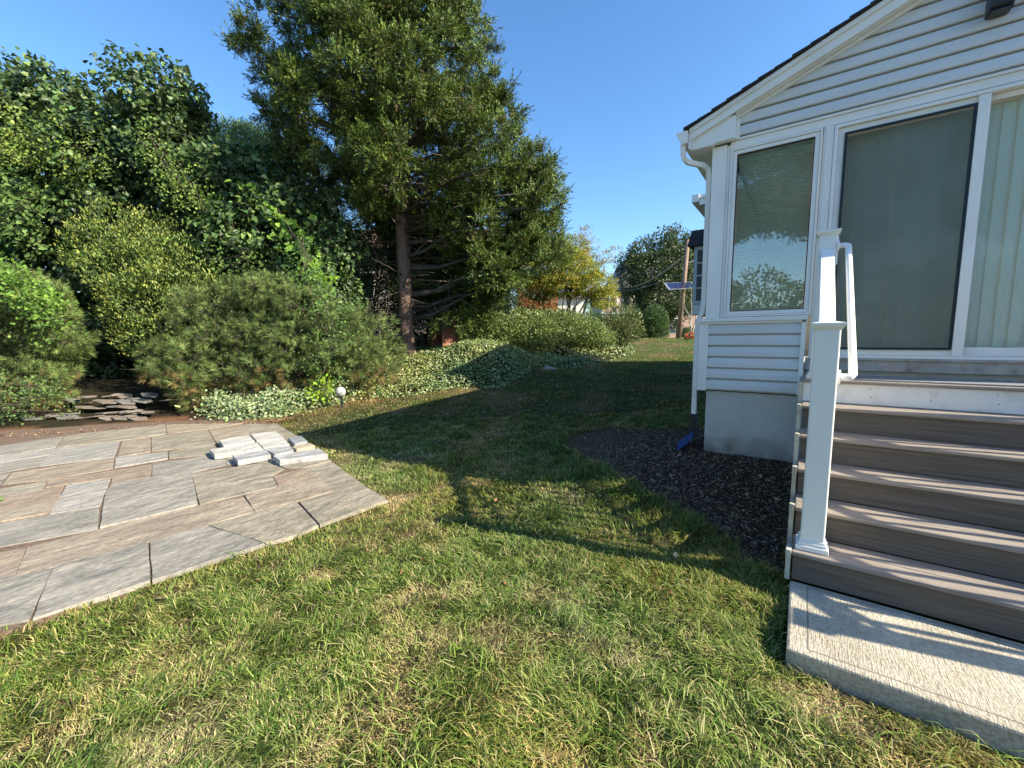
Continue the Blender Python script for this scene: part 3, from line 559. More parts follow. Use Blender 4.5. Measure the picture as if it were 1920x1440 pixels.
def shrink(P, d):
    P = [Vector((p[0], p[1])) for p in P]; a = sum(P[i].x*P[(i+1) % len(P)].y-P[(i+1) % len(P)].x*P[i].y for i in range(len(P)))
    if a < 0: P = P[::-1]
    c = sum(P, Vector((0, 0)))/len(P); out = []; n = len(P)
    for i in range(n):
        e1 = (P[i]-P[i-1]).normalized(); e2 = (P[(i+1) % n]-P[i]).normalized(); n1 = Vector((-e1.y, e1.x)); n2 = Vector((-e2.y, e2.x)); b = (n1+n2)
        if b.length < .3: b = (c-P[i])
        b.normalize(); out.append(P[i]+b*d/max(.45, b.dot(n1)))
    return out
for k, poly in enumerate(STONES):
    P = shrink(poly, random.uniform(-.002, .003)); n = len(P); pts = []
    for i in range(n):                                   # slightly uneven hand-cut edges
        a, b = P[i], P[(i+1) % n]; L = (b-a).length; s = max(1, int(L/.09)); nn = Vector((-(b-a).y, (b-a).x)).normalized()
        for j in range(s):
            q = a.lerp(b, j/s); pts.append(q+nn*random.uniform(-.004, .003)*(1 if j else 0))
    zt = -.07+random.uniform(-.006, .008); tx, ty = random.uniform(-.004, .004), random.uniform(-.004, .004); cx = sum(p.x for p in P)/n; cy = sum(p.y for p in P)/n
    m = MB(); m.prism([(p.x, p.y) for p in pts], 'z', -.10, zt); m.v = [(x, y, z+((x-cx)*tx+(y-cy)*ty if z > -.09 else 0)) for x, y, z in m.v]
    m.build('flagstone', SM[SI[k % len(SI)]], pat, bevel=.004)

# loose marble pavers on the patio
M_marb = stonemat('grey_veined_marble', (.38, .37, .35), (.58, .56, .51), (.52, .50, .46)); M_marb2 = stonemat('darker_marble', (.24, .24, .25), (.48, .475, .47), (.40, .40, .40))
M_bs = stonemat('loose_bluestone', (.20, .22, .24), (.32, .34, .36), (.28, .30, .32)); M_cream = stonemat('cream_block', (.36, .30, .20), (.52, .46, .34), (.44, .38, .28))
MAR = [([(-7.222,-.521),(-7.204,-.115),(-6.672,-.25),(-6.738,-.642)], M_marb, 'plain pale marble paver at the back left of the loose paver layout', .005),
 ([(-6.697,-.829),(-6.542,-.271),(-6.09,-.394),(-6.32,-.90)], M_marb, 'long pale marble paver jutting out furthest left of the loose layout', .008),
 ([(-6.095,-.776),(-6.01,-.385),(-5.68,-.475),(-5.739,-.851)], M_marb2, 'grey veined marble paver at the front, left of the largest front paver', .006),
 ([(-7.27,-.067),(-7.115,.266),(-6.51,.099),(-6.651,-.236)], M_marb, 'pale marble paver furthest back in the loose layout', .004),
 ([(-6.60,-.250),(-6.47,.079),(-6.03,-.053),(-6.13,-.374)], M_marb, 'smooth pale marble paver in the middle of the loose layout, behind the dark veined one', .006),
 ([(-6.089,-.384),(-5.991,-.08),(-5.70,-.165),(-5.62,-.24),(-5.66,-.44),(-5.88,-.405)], M_marb2, 'dark veined marble paver in the middle, touching the largest front paver', .003),
 ([(-5.604,-.495),(-5.447,.053),(-5.064,-.041),(-5.313,-.545)], M_marb2, 'largest grey veined marble paver at the front right of the loose layout', .010),
 ([(-6.50,.149),(-6.46,.34),(-6.05,.22),(-6.03,.01)], M_bs, 'flat blue grey slate piece behind the small cream block', -.005),
 ([(-5.872,-.112),(-5.856,.141),(-5.65,.114),(-5.66,-.155)], M_cream, 'small rough cream coloured stone block beside the pale pavers', .008)]
for P, m_, lab, zt in MAR:
    P = shrink(P, .003); cx = sum(p.x for p in P)/len(P); cy = sum(p.y for p in P)/len(P)
    o = MB().prism([(p.x, p.y) for p in P], 'z', -.064, zt).build('stone_paver', m_, None, bevel=.005, loc=(cx, cy, -.07)); tag(o, lab, 'paver', 'loose stone pavers laid on the patio')

# slate pieces stacked in a low tumbled wall at the bed
M_slate = mat('brown_slate', (.10, .085, .07), .75, 0, 3, .6, 60, (1, 1, 6), col2=(.26, .215, .175)); M_slate2 = mat('grey_slate', (.09, .09, .085), .7, 0, 3, .6, 60, (1, 1, 6), col2=(.22, .21, .19))
sl_spots = []
for row in range(5):
    for i in range(8):
        if row and random.random() < .22: continue
        sl_spots.append((-9.6+i*.26+random.uniform(-.07, .07)+row*.10, 8.2+row*.15+random.uniform(-.05, .05)+.03*i, -.085+row*.10+random.uniform(0, .015)))
        if i in (0, 6): sl_spots.append((-9.6+i*.26+.1, 8.27+row*.15+.03*i, -.05+row*.07))
for r, d, z in sl_spots:
    p = at(r, d); z = max(z, float(ground(p[0], p[1]))+.01); L, Wd = random.uniform(.16, .30), random.uniform(.09, .15); n = random.randint(5, 7); a0 = random.uniform(-.25, .25)-YAW*0
    P = []
    for k in range(n):
        t = 2*math.pi*k/n+random.uniform(-.25, .25); x, y = L*math.cos(t), Wd*math.sin(t); th = a0-YAW; P.append((p[0]+x*math.cos(th)-y*math.sin(th), p[1]+x*math.sin(th)+y*math.cos(th)))
    h = random.uniform(.018, .034); tl = random.uniform(-.28, .28)
    m = MB().prism(P, 'z', z, z+h); m.v = [(x, y, zz+(x-p[0])*tl) for x, y, zz in m.v]
    o = m.build('slate_slab', random.choice([M_slate, M_slate, M_slate2]), None, bevel=.004, loc=(p[0], p[1], z)); tag(o, 'flat brown slate slab lying in the low tumbled pile between the two pine shrubs', 'slate slab', 'slate slabs piled at the edge of the planting bed')

# ------------------------------------------------------------------ grass
def frustum_pts(n, d0, d1, pw=1.0, a0=-58, a1=56):
    a = np.radians(rng.uniform(a0, a1, n)); u = rng.random(n); d = (d0**pw+(d1**pw-d0**pw)*u)**(1/pw); th = YAW+a
    return CAM[0]+np.sin(th)*d, CAM[1]+np.cos(th)*d, d
GREEN = np.array([.075, .150, .020]); GREEN2 = np.array([.19, .245, .045]); YEL = np.array([.30, .29, .085]); STR = np.array([.50, .38, .19]); DKG = np.array([.045, .100, .020])
def lawn_mask(x, y):
    k = ~(inside(PATIO, x, y) & (pdist(PATIO+[PATIO[0]], x, y) > rng.uniform(0, .09, len(x)))) & ~(inside(MULCH, x, y) & (pdist(MULCH+[MULCH[0]], x, y) > rng.uniform(0, .09, len(x)))) & (bankdist(x, y) < rng.uniform(-.1, .12, len(x)))
    k &= ~((x > -.02) & (y > -.72)) & ~((x > -.9) & (y > 1.9)) & ~((x > -1.75) & (y > 6.3) & (y < 12.7)) & (x < 2.9)
    return k
def blades(n, d0, d1, pw, w0, hs):
    x, y, d = frustum_pts(n, d0, d1, pw); k = lawn_mask(x, y); x, y, d = x[k], y[k], d[k]; p = np.stack([x, y], -1)
    dry = .35*fbm(p, 1.6, 21)+.65*fbm(p, 4.6, 22); patch = fbm(p, 3.4, 31); clump = vnoise(p, 7.0, 41)
    rg = .5*np.exp(-((x+.6)**2/.9+(y+.35)**2/.5))                    # lusher strip beside the mulch
    dr = np.clip((dry-.485)*4.4, 0, .95)-rg; dr = dr+.38*np.exp(-pdist([(-4.9, .05), (-3.3, -.5)], x, y)**2/.05)+.5*np.exp(-pdist([(-7.9, 1.15), (-4.9, .15)], x, y)**2/.05)+.5*np.exp(-pdist([(.1, -.85), (2.5, -1.0)], x, y)**2/.06)
    dr = dr+.35*sm(.8, .2, -bankdist(x, y))
    path = np.exp(-pdist([(-3.9, 1.6), (-4.6, 3.2), (-4.9, 4.6)], x, y)**2/.03)*.8; dr = dr+path
    dr = np.clip(dr, 0, 1.2)
    keep = rng.random(len(x)) > .62*np.clip((patch-.60)*4.5, 0, 1)*np.clip(dr*1.6, .25, 1)
    x, y, d, p, dr, patch, clump = (q[keep] for q in (x, y, d, p, dr, patch, clump)); n = len(x)
    z = ground(x, y)-.004
    h = hs*(.45+1.0*clump)*rng.uniform(.55, 1.45, n)*(1-.45*np.clip(dr, 0, 1))*(1-.25*(d > 7))
    edge = np.exp(-pdist(MULCH[:6]+[(.0, -.05), (-.02, -.7)], x, y)**2/.06); h = h*(1+.75*edge)
    ang = 2*math.pi*(vnoise(p, 2.3, 51)*1.6+vnoise(p, 9, 52)*.7)+rng.normal(size=n)*1.1
    lean = (.25+.9*rng.random(n)**1.2+.35*vnoise(p, 4, 53)); dx, dy = np.cos(ang), np.sin(ang)
    w = w0*(.6+.8*rng.random(n))*np.maximum(1, d/2.6)**.75
    q = ang+math.pi/2+rng.normal(size=n)*.5; sx, sy = np.cos(q)*w/2, np.sin(q)*w/2
    b = np.stack([x, y, z], -1); s = np.stack([sx, sy, 0*sx], -1)
    m = b+np.stack([dx*h*lean*.32, dy*h*lean*.32, h*.62], -1); t = b+np.stack([dx*h*lean*1.05, dy*h*lean*1.05, h*(.98-.32*np.minimum(lean, 1.3)**2)], -1)
    V = np.stack([b-s, b+s, m-s*.85, m+s*.85, t], 1).reshape(-1, 3); F = (np.array([(0, 1, 3), (0, 3, 2), (2, 3, 4)])[None]+np.arange(n)[:, None, None]*5).reshape(-1, 3)
    r = rng.random((n, 1)); c = np.where(r < .5, GREEN, np.where(r < .85, GREEN2, DKG)); mixk = np.clip(dr+rng.normal(size=n)*.28, 0, 1)[:, None]
    c = c*(1-np.minimum(mixk*2, 1))+YEL*np.minimum(mixk*2, 1); c = c*(1-np.clip(mixk*2-1, 0, 1))+STR*np.clip(mixk*2-1, 0, 1); c = np.where(rng.random((n, 1)) < .08, STR*.9, c)
    c = c*rng.uniform(.5, 1.5, (n, 1)); hue = (vnoise(p, 1.1, 61)-.5)[:, None]; c = c*(1+hue*np.array([-.35, 0, .25]))
    cb = np.repeat(c[:, None], 5, 1).copy(); cb[:, 0:2] = cb[:, 0:2]*.5+STR*.07  # blade bases coloured darker, painting in the shade between blades
    return V, F, cb.reshape(-1, 3).clip(0, 1)
def long_blades(n):
    x, y, d = frustum_pts(n, .9, 6, 1.2); k = lawn_mask(x, y); x, y = x[k], y[k]; n = len(x); p = np.stack([x, y], -1); z = ground(x, y)+rng.uniform(.01, .05, n)
    a = 2*math.pi*vnoise(p, 1.7, 91)*2+rng.normal(size=n)*.9; h = rng.uniform(.05, .12, n); w = rng.uniform(.0026, .0046, n); el = rng.uniform(.0, .55, n); d_ = np.stack([np.cos(a), np.sin(a), el], -1); b = np.stack([x, y, z], -1); s = np.stack([-np.sin(a), np.cos(a), 0*a], -1)*w[:, None]/2
    m = b+d_*h[:, None]*.5+np.array([0, 0, 1])*h[:, None]*.10; t = b+d_*h[:, None]*np.array([1, 1, .35]); V = np.stack([b-s, b+s, m-s, m+s, t], 1).reshape(-1, 3); F = (np.array([(0, 1, 3), (0, 3, 2), (2, 3, 4)])[None]+np.arange(n)[:, None, None]*5).reshape(-1, 3)
    pal = np.array([(.30, .38, .10), (.20, .30, .05), (.46, .42, .20), (.13, .22, .035)]); c = pal[rng.choice(4, n, p=[.34, .2, .28, .18])]*rng.uniform(.7, 1.3, (n, 1)); return V, F, np.repeat(c.clip(0, 1), 5, 0)
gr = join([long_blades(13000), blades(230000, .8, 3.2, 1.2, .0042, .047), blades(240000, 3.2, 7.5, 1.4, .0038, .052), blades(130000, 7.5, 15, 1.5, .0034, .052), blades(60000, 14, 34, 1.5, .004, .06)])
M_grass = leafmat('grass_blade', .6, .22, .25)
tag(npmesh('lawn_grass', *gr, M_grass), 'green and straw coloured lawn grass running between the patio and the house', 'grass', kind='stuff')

# clippings, fallen needles and leaf litter; mulch chips
def litter(name, x, y, L, W, pal, lab, cat, z0=.004, flat=.25, matr=None):
    n = len(x); P = np.stack([x, y, ground(x, y)+z0], -1); a = rng.uniform(0, 2*math.pi, n); D = np.stack([np.cos(a), np.sin(a), rng.normal(size=n)*flat], -1); N = nrm(np.stack([rng.normal(size=n)*flat, rng.normal(size=n)*flat, np.ones(n)], -1))
    V, F = leaves(P, D, N, L*rng.uniform(.5, 1.5, n), W*rng.uniform(.5, 1.5, n), DIAM); return V, F, cols(n, pal, jit=.35, k=4)
M_lit = leafmat('dry_litter', .8, .05, .2)
n = 70000; x = rng.uniform(-3, .1, n); y = rng.uniform(0, 3.3, n); k = (inside(MULCH, x, y) | ((pdist(MULCH+[MULCH[0]], x, y) < .12) & (rng.random(n) < .12))) & (x < -.01) & (rng.random(n) < .15+.85*sm(-2.3, -1.2, x)); x, y = x[k], y[k]
ml = litter('mulch', x, y, .035, .011, [(.11, .075, .054), (.18, .125, .085), (.06, .042, .032), (.36, .27, .18)], '', '', .006, .35)
tag(npmesh('mulch_chips', *ml, M_lit), 'dark bark mulch chips covering the bed beside the stairs', 'mulch', kind='stuff')
n = 9000; t = rng.random(n); x = -11.9+t*3.6; y = -3.2+t*4.2+rng.normal(size=n)*.22; k = rng.random(n) < .9; P = np.stack([x, y], -1)
lt_ = litter('litter', x, y, .05, .016, [(.30, .16, .08), (.22, .12, .07), (.42, .30, .18), (.16, .10, .06)], '', '', .03, .25)
x2 = rng.uniform(-10.5, -4, 1500); y2 = rng.uniform(-3.5, .9, 1500); k = inside(PATIO, x2, y2) & (rng.random(1500) < sm(-2.6, .6, y2-.35*(x2+8))*.5+.03); x2, y2 = x2[k], y2[k]
l2 = litter('litter', x2, y2, .028, .009, [(.30, .19, .10), (.42, .32, .2), (.14, .09, .06)], '', '', .053, .08)
x3 = rng.uniform(-4.5, 0, 90); y3 = rng.uniform(-2.6, 3, 90); k = ~inside(PATIO, x3, y3); l3 = litter('litter', x3[k], y3[k], .045, .026, [(.34, .17, .09), (.28, .13, .07), (.45, .32, .18)], '', '', .035, .4)
tag(npmesh('leaf_litter', *join([lt_, l2, l3]), M_lit), 'reddish brown fallen leaves and needles along the back of the patio', 'leaf litter', kind='stuff')

# ------------------------------------------------------------------ planting
M_leaf = leafmat('broad_leaf', .5, .22, .45); M_needle = leafmat('needle', .55, .12, .35); M_soft = leafmat('soft_leaf', .55, .38, .35)
M_bark = mat('red_cedar_bark', (.075, .046, .034), .9, 0, 5, 1, 40, (5, 5, .6), col2=(.24, .155, .115), detail=10)
M_twig = mat('grey_twig', (.05, .038, .03), .9, 0, 9, .5, 60, (3, 3, 1), col2=(.125, .10, .08))
def lobe_pts(lobes, M, inner=.15, nz=.3, ns=1.4):
    """cluster centres on the noisy skins of ellipsoids (world: x,y,z, r, rz)"""
    Lb = np.array(lobes, float); a = Lb[:, 3]*(Lb[:, 3]+Lb[:, 4]); i = rng.choice(len(Lb), M, p=a/a.sum()); d = rdir(M)
    R = np.stack([Lb[i, 3], Lb[i, 3], Lb[i, 4]], 1); u = np.where(rng.random(M) < inner, rng.random(M)**.5*.85, rng.uniform(.86, 1.03, M))
    P = Lb[i, :3]+d*R*u[:, None]; n = vnoise(P, ns, int(abs(Lb[0, 0]*10)) % 97)-.5
    P = P+d*R*(n*2*nz)[:, None]; return P, nrm(d/R)
def crown(name, lobes, M, k, rc, L, W, tpl, pal, m, parent=None, inner=.15, nz=.25, ns=1.3, up=.25, out=.8, droop=0., wts=None, jit=.2, cj=.22, flat=1.0, zmin=None, tip=None, loc=None):
    P, N = lobe_pts(lobes, M, inner, nz, ns)
    if zmin is not None: P[:, 2] = np.maximum(P[:, 2], ground(P[:, 0], P[:, 1])+zmin)
    cb = (1+rng.normal(size=M)*cj).clip(.5, 1.6); o = rdir(M*k)*(rng.random((M*k, 1))**.5)*rc; o[:, 2] *= flat
    Pn = np.repeat(N, k, 0); Q = np.repeat(P, k, 0)+o+Pn*rc*.25
    D = rdir(M*k)*.75+Pn*out+np.array([0, 0, up-droop]); Nn = Pn*.7+rdir(M*k)*.65+np.array([0, 0, .45])
    V, F = leaves(Q, D, Nn, L*rng.uniform(.6, 1.3, M*k), W*rng.uniform(.6, 1.3, M*k), tpl)
    c = cols(M*k, pal, wts, jit)*np.repeat(cb, k)[:, None]
    if tip is not None:
        kk = (o*Pn).sum(1)/rc; kk = np.clip((kk-.1)*1.6, 0, 1)[:, None]; c = c*(1-kk)+np.array(tip)*kk*rng.uniform(.6, 1.3, (len(c), 1))
    return npmesh(name, V, F, np.repeat(c.clip(0, 1), len(tpl[0]), 0), m, parent, loc)
def stems(name, base, tips, r, parent, m=None, n=6, bend=.25, r1=.25, kids=0):
    mb = MB()
    for t in tips:
        a = Vector(base)+Vector((random.uniform(-.1, .1), random.uniform(-.1, .1), 0)); t = Vector(t); L = (t-a).length
        pts = []; o = Vector((random.gauss(0, 1), random.gauss(0, 1), random.gauss(0, .4)))*bend*L*.35
        for i in range(7):
            s = i/6; pts.append(a.lerp(t, s)+o*math.sin(s*math.pi)+Vector((random.gauss(0, .012), random.gauss(0, .012), 0))*L*(i > 0))
        mb.tube([tuple(p) for p in pts], [r*(1-(1-r1)*i/6) for i in range(7)], n)
        for q in range(kids):
            i = random.randint(2, 5); b = pts[i]; e = b+(t-a).normalized()*L*.25+Vector((random.gauss(0, 1), random.gauss(0, 1), random.gauss(0, .5)))*L*.16
            mb.tube([tuple(b), tuple(b.lerp(e, .5)+Vector((0, 0, .03*L))), tuple(e)], [r*.4, r*.28, r*.1], 4)
    return mb.build(name, m or M_twig, parent, smooth=True, fix=False)
def lb(r, d, z, R, Rz=None): p = at(r, d, z); return (p[0], p[1], z, R, Rz or R)
def base_at(r, d): p = at(r, d); return (p[0], p[1], float(ground(p[0], p[1]))-.05)
def plant(name, r, d, label, cat, group=None):
    b = base_at(r, d); return tag(empty(name, b), label, cat, group), b

# the big red cedar ------------------------------------------------
cb_ = at(-3.16, 12.6); CB = (cb_[0], cb_[1], float(ground(cb_[0], cb_[1]))-.1)
cedar = tag(empty('cedar_tree', CB), 'tall dark green cedar with a bare reddish trunk standing in the ivy bank', 'tree')
LV = [(1.7, -.1, 2.3), (2.3, -.1, 3.2), (3.2, -.4, 3.8), (4.2, -1.0, 4.6), (5.2, -1.7, 4.7), (5.9, -2.3, 4.6), (6.6, -3.1, 4.7), (7.5, -3.8, 3.6), (8.5, -4.1, 3.4), (9.2, -4.2, 3.0), (10., -3.4, 2.6), (11, -3.0, 2.2), (12.5, -2.6, 1.9), (14, -1.6, 1.2), (15.2, -.6, .5)]
lvz = [l[0] for l in LV]
def trunk_at(z): t = z-CB[2]; return Vector((CB[0]-.012*t*ER[0]+.03*math.sin(t*.7), CB[1]-.012*t*ER[1], z))
lobes = []; limbs = []; z = 2.0
while z < 15:
    el, er = np.interp(z, lvz, [l[1] for l in LV]), np.interp(z, lvz, [l[2] for l in LV]); nn = 18 if z > 2.6 else 9
    for k in range(nn):
        th = 2*math.pi*(k+random.random())/nn; c, s_ = math.cos(th), math.sin(th)
        ext = (er if c > 0 else -el)*abs(c)**1.0*(1 if c > 0 else 1); side = .85*(abs(el)+abs(er))/2
        if z < 2.7 and c < .1: continue
        e = math.hypot(ext, side*s_)*1.0; f = random.choice([.95, .9, .84, .72, .55, .38]) if z > 3 else random.uniform(.5, .95)
        R = random.uniform(.36, .60)*(1 if z < 11 else .75); rr = (ext if c > 0 else -ext)*1.0*f; dd = side*s_*f
        if z < 5.0 and rr < 1.5 and dd < .3: continue      # the lit front is open low down, the trunk shows
        if z < 4.0 and rr < 2.4 and dd < -.5: continue
        if 5.0 < z < 8.5 and dd < -.4 and abs(rr) < .9 and random.random() < .55: continue
        if random.random() < .10: continue
        t = trunk_at(z); q = Vector((t.x+ER[0]*rr+ED[0]*dd, t.y+ER[1]*rr+ED[1]*dd, z+random.uniform(-.2, .2)))
        q -= Vector((ER[0]*math.copysign(R*.5, rr), ER[1]*math.copysign(R*.5, rr), 0)); lobes.append((q.x, q.y, q.z, R, R*.58)); limbs.append((z, q))
    z += .42 if z < 9 else .5
for rr, dd, z in [(2.6, .6, 2.3), (3.3, -.2, 3.5), (2.4, .3, 3.2), (3.8, -.3, 4.3), (4.4, .2, 4.6), (2.9, 0, 4.3), (2.0, .6, 4.0), (3.5, .2, 5.1), (4.3, -.1, 5.3), (2.6, -.3, 5.2), (1.9, .2, 5.0), (4.6, .3, 4.0), (2.2, .9, 2.8), (1.6, .9, 3.4), (4.5, 0, 5.9), (3.7, -.2, 6.0)]:
    t = trunk_at(z); q = Vector((t.x+ER[0]*(rr-.25)+ED[0]*dd, t.y+ER[1]*(rr-.25)+ED[1]*dd, z)); lobes.append((q.x, q.y, q.z, .55, .36)); lobes.append((q.x+random.uniform(-.4, .4), q.y+random.uniform(-.4, .4), q.z+random.uniform(-.3, .3), .42, .3))
def plume(name, lobes, M, parent, q=9, k=30):
    P, N = lobe_pts(lobes, M, .10, .12, 2.0); G = M*q; P = np.repeat(P, q, 0); Ng = np.repeat(N, q, 0); tint = np.repeat((1+rng.normal(size=M)*.2).clip(.5, 1.5), q*k)[:, None]
    D = nrm(Ng*.75+rdir(G)*.95+np.array([0, 0, .45])); P = P+rdir(G)*.05
    t = np.tile(np.linspace(0, 1, k), G); Dk = np.repeat(D, k, 0); rad = rdir(G*k); rad = nrm(rad-Dk*(rad*Dk).sum(1, keepdims=True)); ln = np.repeat(rng.uniform(.18, .40, G), k)
    Q = np.repeat(P, k, 0)+Dk*(t*ln)[:, None]+rad*(.045*(1.1-t))[:, None]*rng.random((G*k, 1)); DD = Dk*.9+rad*(.95-t*.6)[:, None]
    V, F = leaves(Q, DD, np.repeat(Ng, k, 0)*.9+rdir(G*k)*.55+np.array([0, 0, .3]), .062*rng.uniform(.7, 1.4, G*k)*(1.1-.35*t), .020*rng.uniform(.7, 1.3, G*k), DIAM)
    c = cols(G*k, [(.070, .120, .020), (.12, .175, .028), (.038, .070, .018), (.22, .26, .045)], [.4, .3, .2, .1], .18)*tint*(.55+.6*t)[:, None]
    kd = np.repeat(rng.random(G) < .025, k); c[kd] = c[kd]*.3+np.array([.14, .085, .04])*.8
    return npmesh(name, V, F, np.repeat(c.clip(0, 1), 4, 0), M_needle, parent, None)
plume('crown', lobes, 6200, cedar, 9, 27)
zs = [CB[2]-.1, CB[2]+.15, CB[2]+.5, 2, 3, 4, 5, 6, 7.5, 9, 11, 13, 15.2]; rs = [.33, .27, .235, .22, .205, .195, .18, .165, .14, .115, .08, .045, .015]
tm = MB(); n = 20; pts = []
for i in range(60):
    z = zs[0]+(zs[-1]-zs[0])*(i/59)**1.3; c = trunk_at(z); r = np.interp(z, zs, rs)
    for k in range(n):
        a = 2*math.pi*k/n; q = r*(1+.10*math.sin(a*5+z*.8)+.05*math.sin(a*9-z*1.7)+random.uniform(-.03, .03)); tm.v.append((c.x+q*math.cos(a), c.y+q*math.sin(a), z))
for i in range(59):
    for k in range(n): tm.f.append((i*n+k, i*n+(k+1) % n, (i+1)*n+(k+1) % n, (i+1)*n+k))
tm.build('trunk', M_bark, cedar, smooth=True)
lm = MB()
random.seed(3)
for z, q in limbs:
    if random.random() < .45 and z > 3: continue
    a = trunk_at(max(CB[2]+1.0, z-random.uniform(.2, .9))); L = (q-a).length; r = .02+.016*L
    pts = [a, a.lerp(q, .3)+Vector((0, 0, -.03*L)), a.lerp(q, .65)+Vector((0, 0, .03*L)), q]
    lm.tube([tuple(p) for p in pts], [r, r*.75, r*.5, r*.2], 6)
    for j in range(3):
        b = pts[2].lerp(pts[1], random.random()); e = b+Vector((random.gauss(0, .5), random.gauss(0, .5), random.gauss(.1, .25))); lm.tube([tuple(b), tuple(b.lerp(e, .5)), tuple(e)], [r*.35, r*.25, r*.1], 4)
for j in range(60):                                   # bare dead snags on the lower trunk
    z = random.uniform(1.9, 6.5); a = trunk_at(z); th = random.uniform(0, 6.28); L = random.uniform(.6, 1.9); e = a+Vector((math.cos(th)*L, math.sin(th)*L, random.uniform(-.35, .25)))
    lm.tube([tuple(a), tuple(a.lerp(e, .5)+Vector((0, 0, random.uniform(0, .12)))), tuple(e)], [.018, .012, .004], 4)
    e2 = a.lerp(e, .6); lm.tube([tuple(e2), tuple(e2+Vector((random.gauss(0, .25), random.gauss(0, .25), random.gauss(0, .15))))], [.007, .003], 4)
lm.build('limbs', M_twig, cedar, smooth=True, fix=False)

# tall big-leaved hedge --------------------------------------------
DK = [(.055, .100, .034), (.085, .145, .045), (.038, .07, .028), (.15, .22, .06)]
HG = 'large leaved shrubs making the tall screen behind the patio'
HS = [(-16.2, 12.6, 9.3, 1.7, 'tallest big leaved shrub, cut off by the left edge above the left pine'),
      (-13.3, 12.5, 8.55, 1.5, 'tall big leaved shrub second from the left edge'),
      (-11.1, 12.4, 7.7, 1.3, 'big leaved shrub with a pink flower, behind the yellow green bush'),
      (-9.0, 12.1, 8.45, .95, 'big leaved shrub rising to a narrow peak against the sky left of the feathery tree'),
      (-6.9, 11.9, 6.35, 1.25, 'rounded big leaved shrub directly behind the large pine shrub'),
      (-5.35, 11.9, 5.1, 1.05, 'lowest big leaved shrub, next to the cedar, draped with bright vine')]
for i, (r, d, top, R, lab) in enumerate(HS):
    t, b = plant('broadleaf_shrub', r, d, lab, 'shrub', HG); L = []
    z = 1.0
    while z < top-.6:
        L.append(lb(r+random.uniform(-.45, .45), d+random.uniform(-.5, .35), z+.2, R*random.uniform(.75, 1.1), .8)); z += .75
    for k in range(4): L.append(lb(r+random.uniform(-.6, .6)*R, d+random.uniform(-.4, .4), top-random.uniform(.35, 1.2), R*.5, .6))
    crown('foliage', L, int(1700*R*top/8), 12, .26, .115, .105, HEART, DK, M_leaf, t, inner=.18, nz=.18, up=0, out=.55, droop=.55, wts=[.4, .28, .2, .12], jit=.2, cj=.25)
    stems('stem', b, [(l[0], l[1], l[2]) for l in L[2::2]], .05, t, kids=0, bend=.06)
    # upright shoots breaking the outline
    V = []; mb = MB()
    for k in range(9):
        q = at(r+random.uniform(-1, 1)*R*.8, d+random.uniform(-.3, .3), top-random.uniform(.5, 1.1)); e = q+np.array([random.gauss(0, .25), random.gauss(0, .25), random.uniform(.55, 1.15)])
        s = np.linspace(0, 1, 14)[:, None]; Pp = q*(1-s)+e*s; Dd = rdir(14)*.8+np.array([0, 0, -.15])
        v, f = leaves(Pp, Dd, rdir(14)*.5+np.array([0, 0, 1]), .12*(1.15-s[:, 0]*.7), .09*(1.15-s[:, 0]*.7), HEART); V.append((v, f, cols(14, DK, k=7))); mb.tube([tuple(q), tuple(e)], [.008, .003], 4)
    npmesh('shoot_leaves', *join(V), M_leaf, t); mb.build('shoots', M_twig, t, fix=False)
# pink bloom
p = at(-10.9, 11.25, 7.05); V, F = leaves(np.repeat(p[None], 6, 0), np.stack([np.cos(np.arange(6)*1.05)*.8, -.3+0*np.arange(6), np.sin(np.arange(6)*1.05)*.8], -1), np.repeat([[.5, -.8, .3]], 6, 0), .085, .08, OVAL)
tag(npmesh('hibiscus_flower', V, F, np.repeat([[.62, .38, .62]], len(V), 0), M_soft, None, tuple(p)), 'single pale pink flower high in the big leaved screen at left', 'flower')

def screen(r, d, top, R, lab, name='screen_shrub', leaf=(.075, .045), pal=((.022, .045, .014), (.035, .062, .02), (.05, .08, .025)), M=900, cat='shrub', grp=None, tpl=OVAL, zb=.9, m=None, k=9, rc=.3):
    t, b = plant(name, r, d, lab, cat, grp); L = []; z = b[2]+zb*.6
    while z < top-.3: L.append(lb(r+random.uniform(-.5, .5)*R*.7, d+random.uniform(-.3, .3), z, R*random.uniform(.8, 1.1), .75)); z += .7
    L.append(lb(r, d, top-R*.5, R*.7, R*.5)); crown('foliage', L, M, k, rc, leaf[0], leaf[1], tpl, pal, m or M_leaf, t, inner=.25, nz=.2)
    stems('stem', b, [l[:3] for l in L[::2]], .04, t, kids=1); return t
BG = 'dark shrubs filling in behind the front planting'
screen(-14.5, 14.3, 6.2, 2.0, 'dark backing shrub seen through gaps at the far left of the screen', M=1500, grp=BG, leaf=(.12, .08))
screen(-11.0, 14.0, 5.8, 2.0, 'dark backing shrub seen through gaps behind the yellow green bush', M=1500, grp=BG, leaf=(.12, .08))
screen(-7.6, 13.9, 5.0, 1.9, 'dark backing shrub seen through gaps behind the large pine shrub', M=1400, grp=BG, leaf=(.12, .08))
screen(-4.7, 14.2, 4.9, 1.3, 'dark glossy shrub left of the cedar trunk, under the low limbs', M=2600, grp=BG)
screen(-3.2, 14.9, 4.3, 1.3, 'dark glossy shrub directly behind the cedar trunk', M=2600, grp=BG)
screen(-1.4, 16.2, 4.0, 1.4, 'dark shrub above the brown bin, right of the cedar trunk', M=2400, grp=BG)
screen(.4, 17.0, 3.4, 1.1, 'dark shrub in front of the orange wooden shed', M=1000, grp=BG)

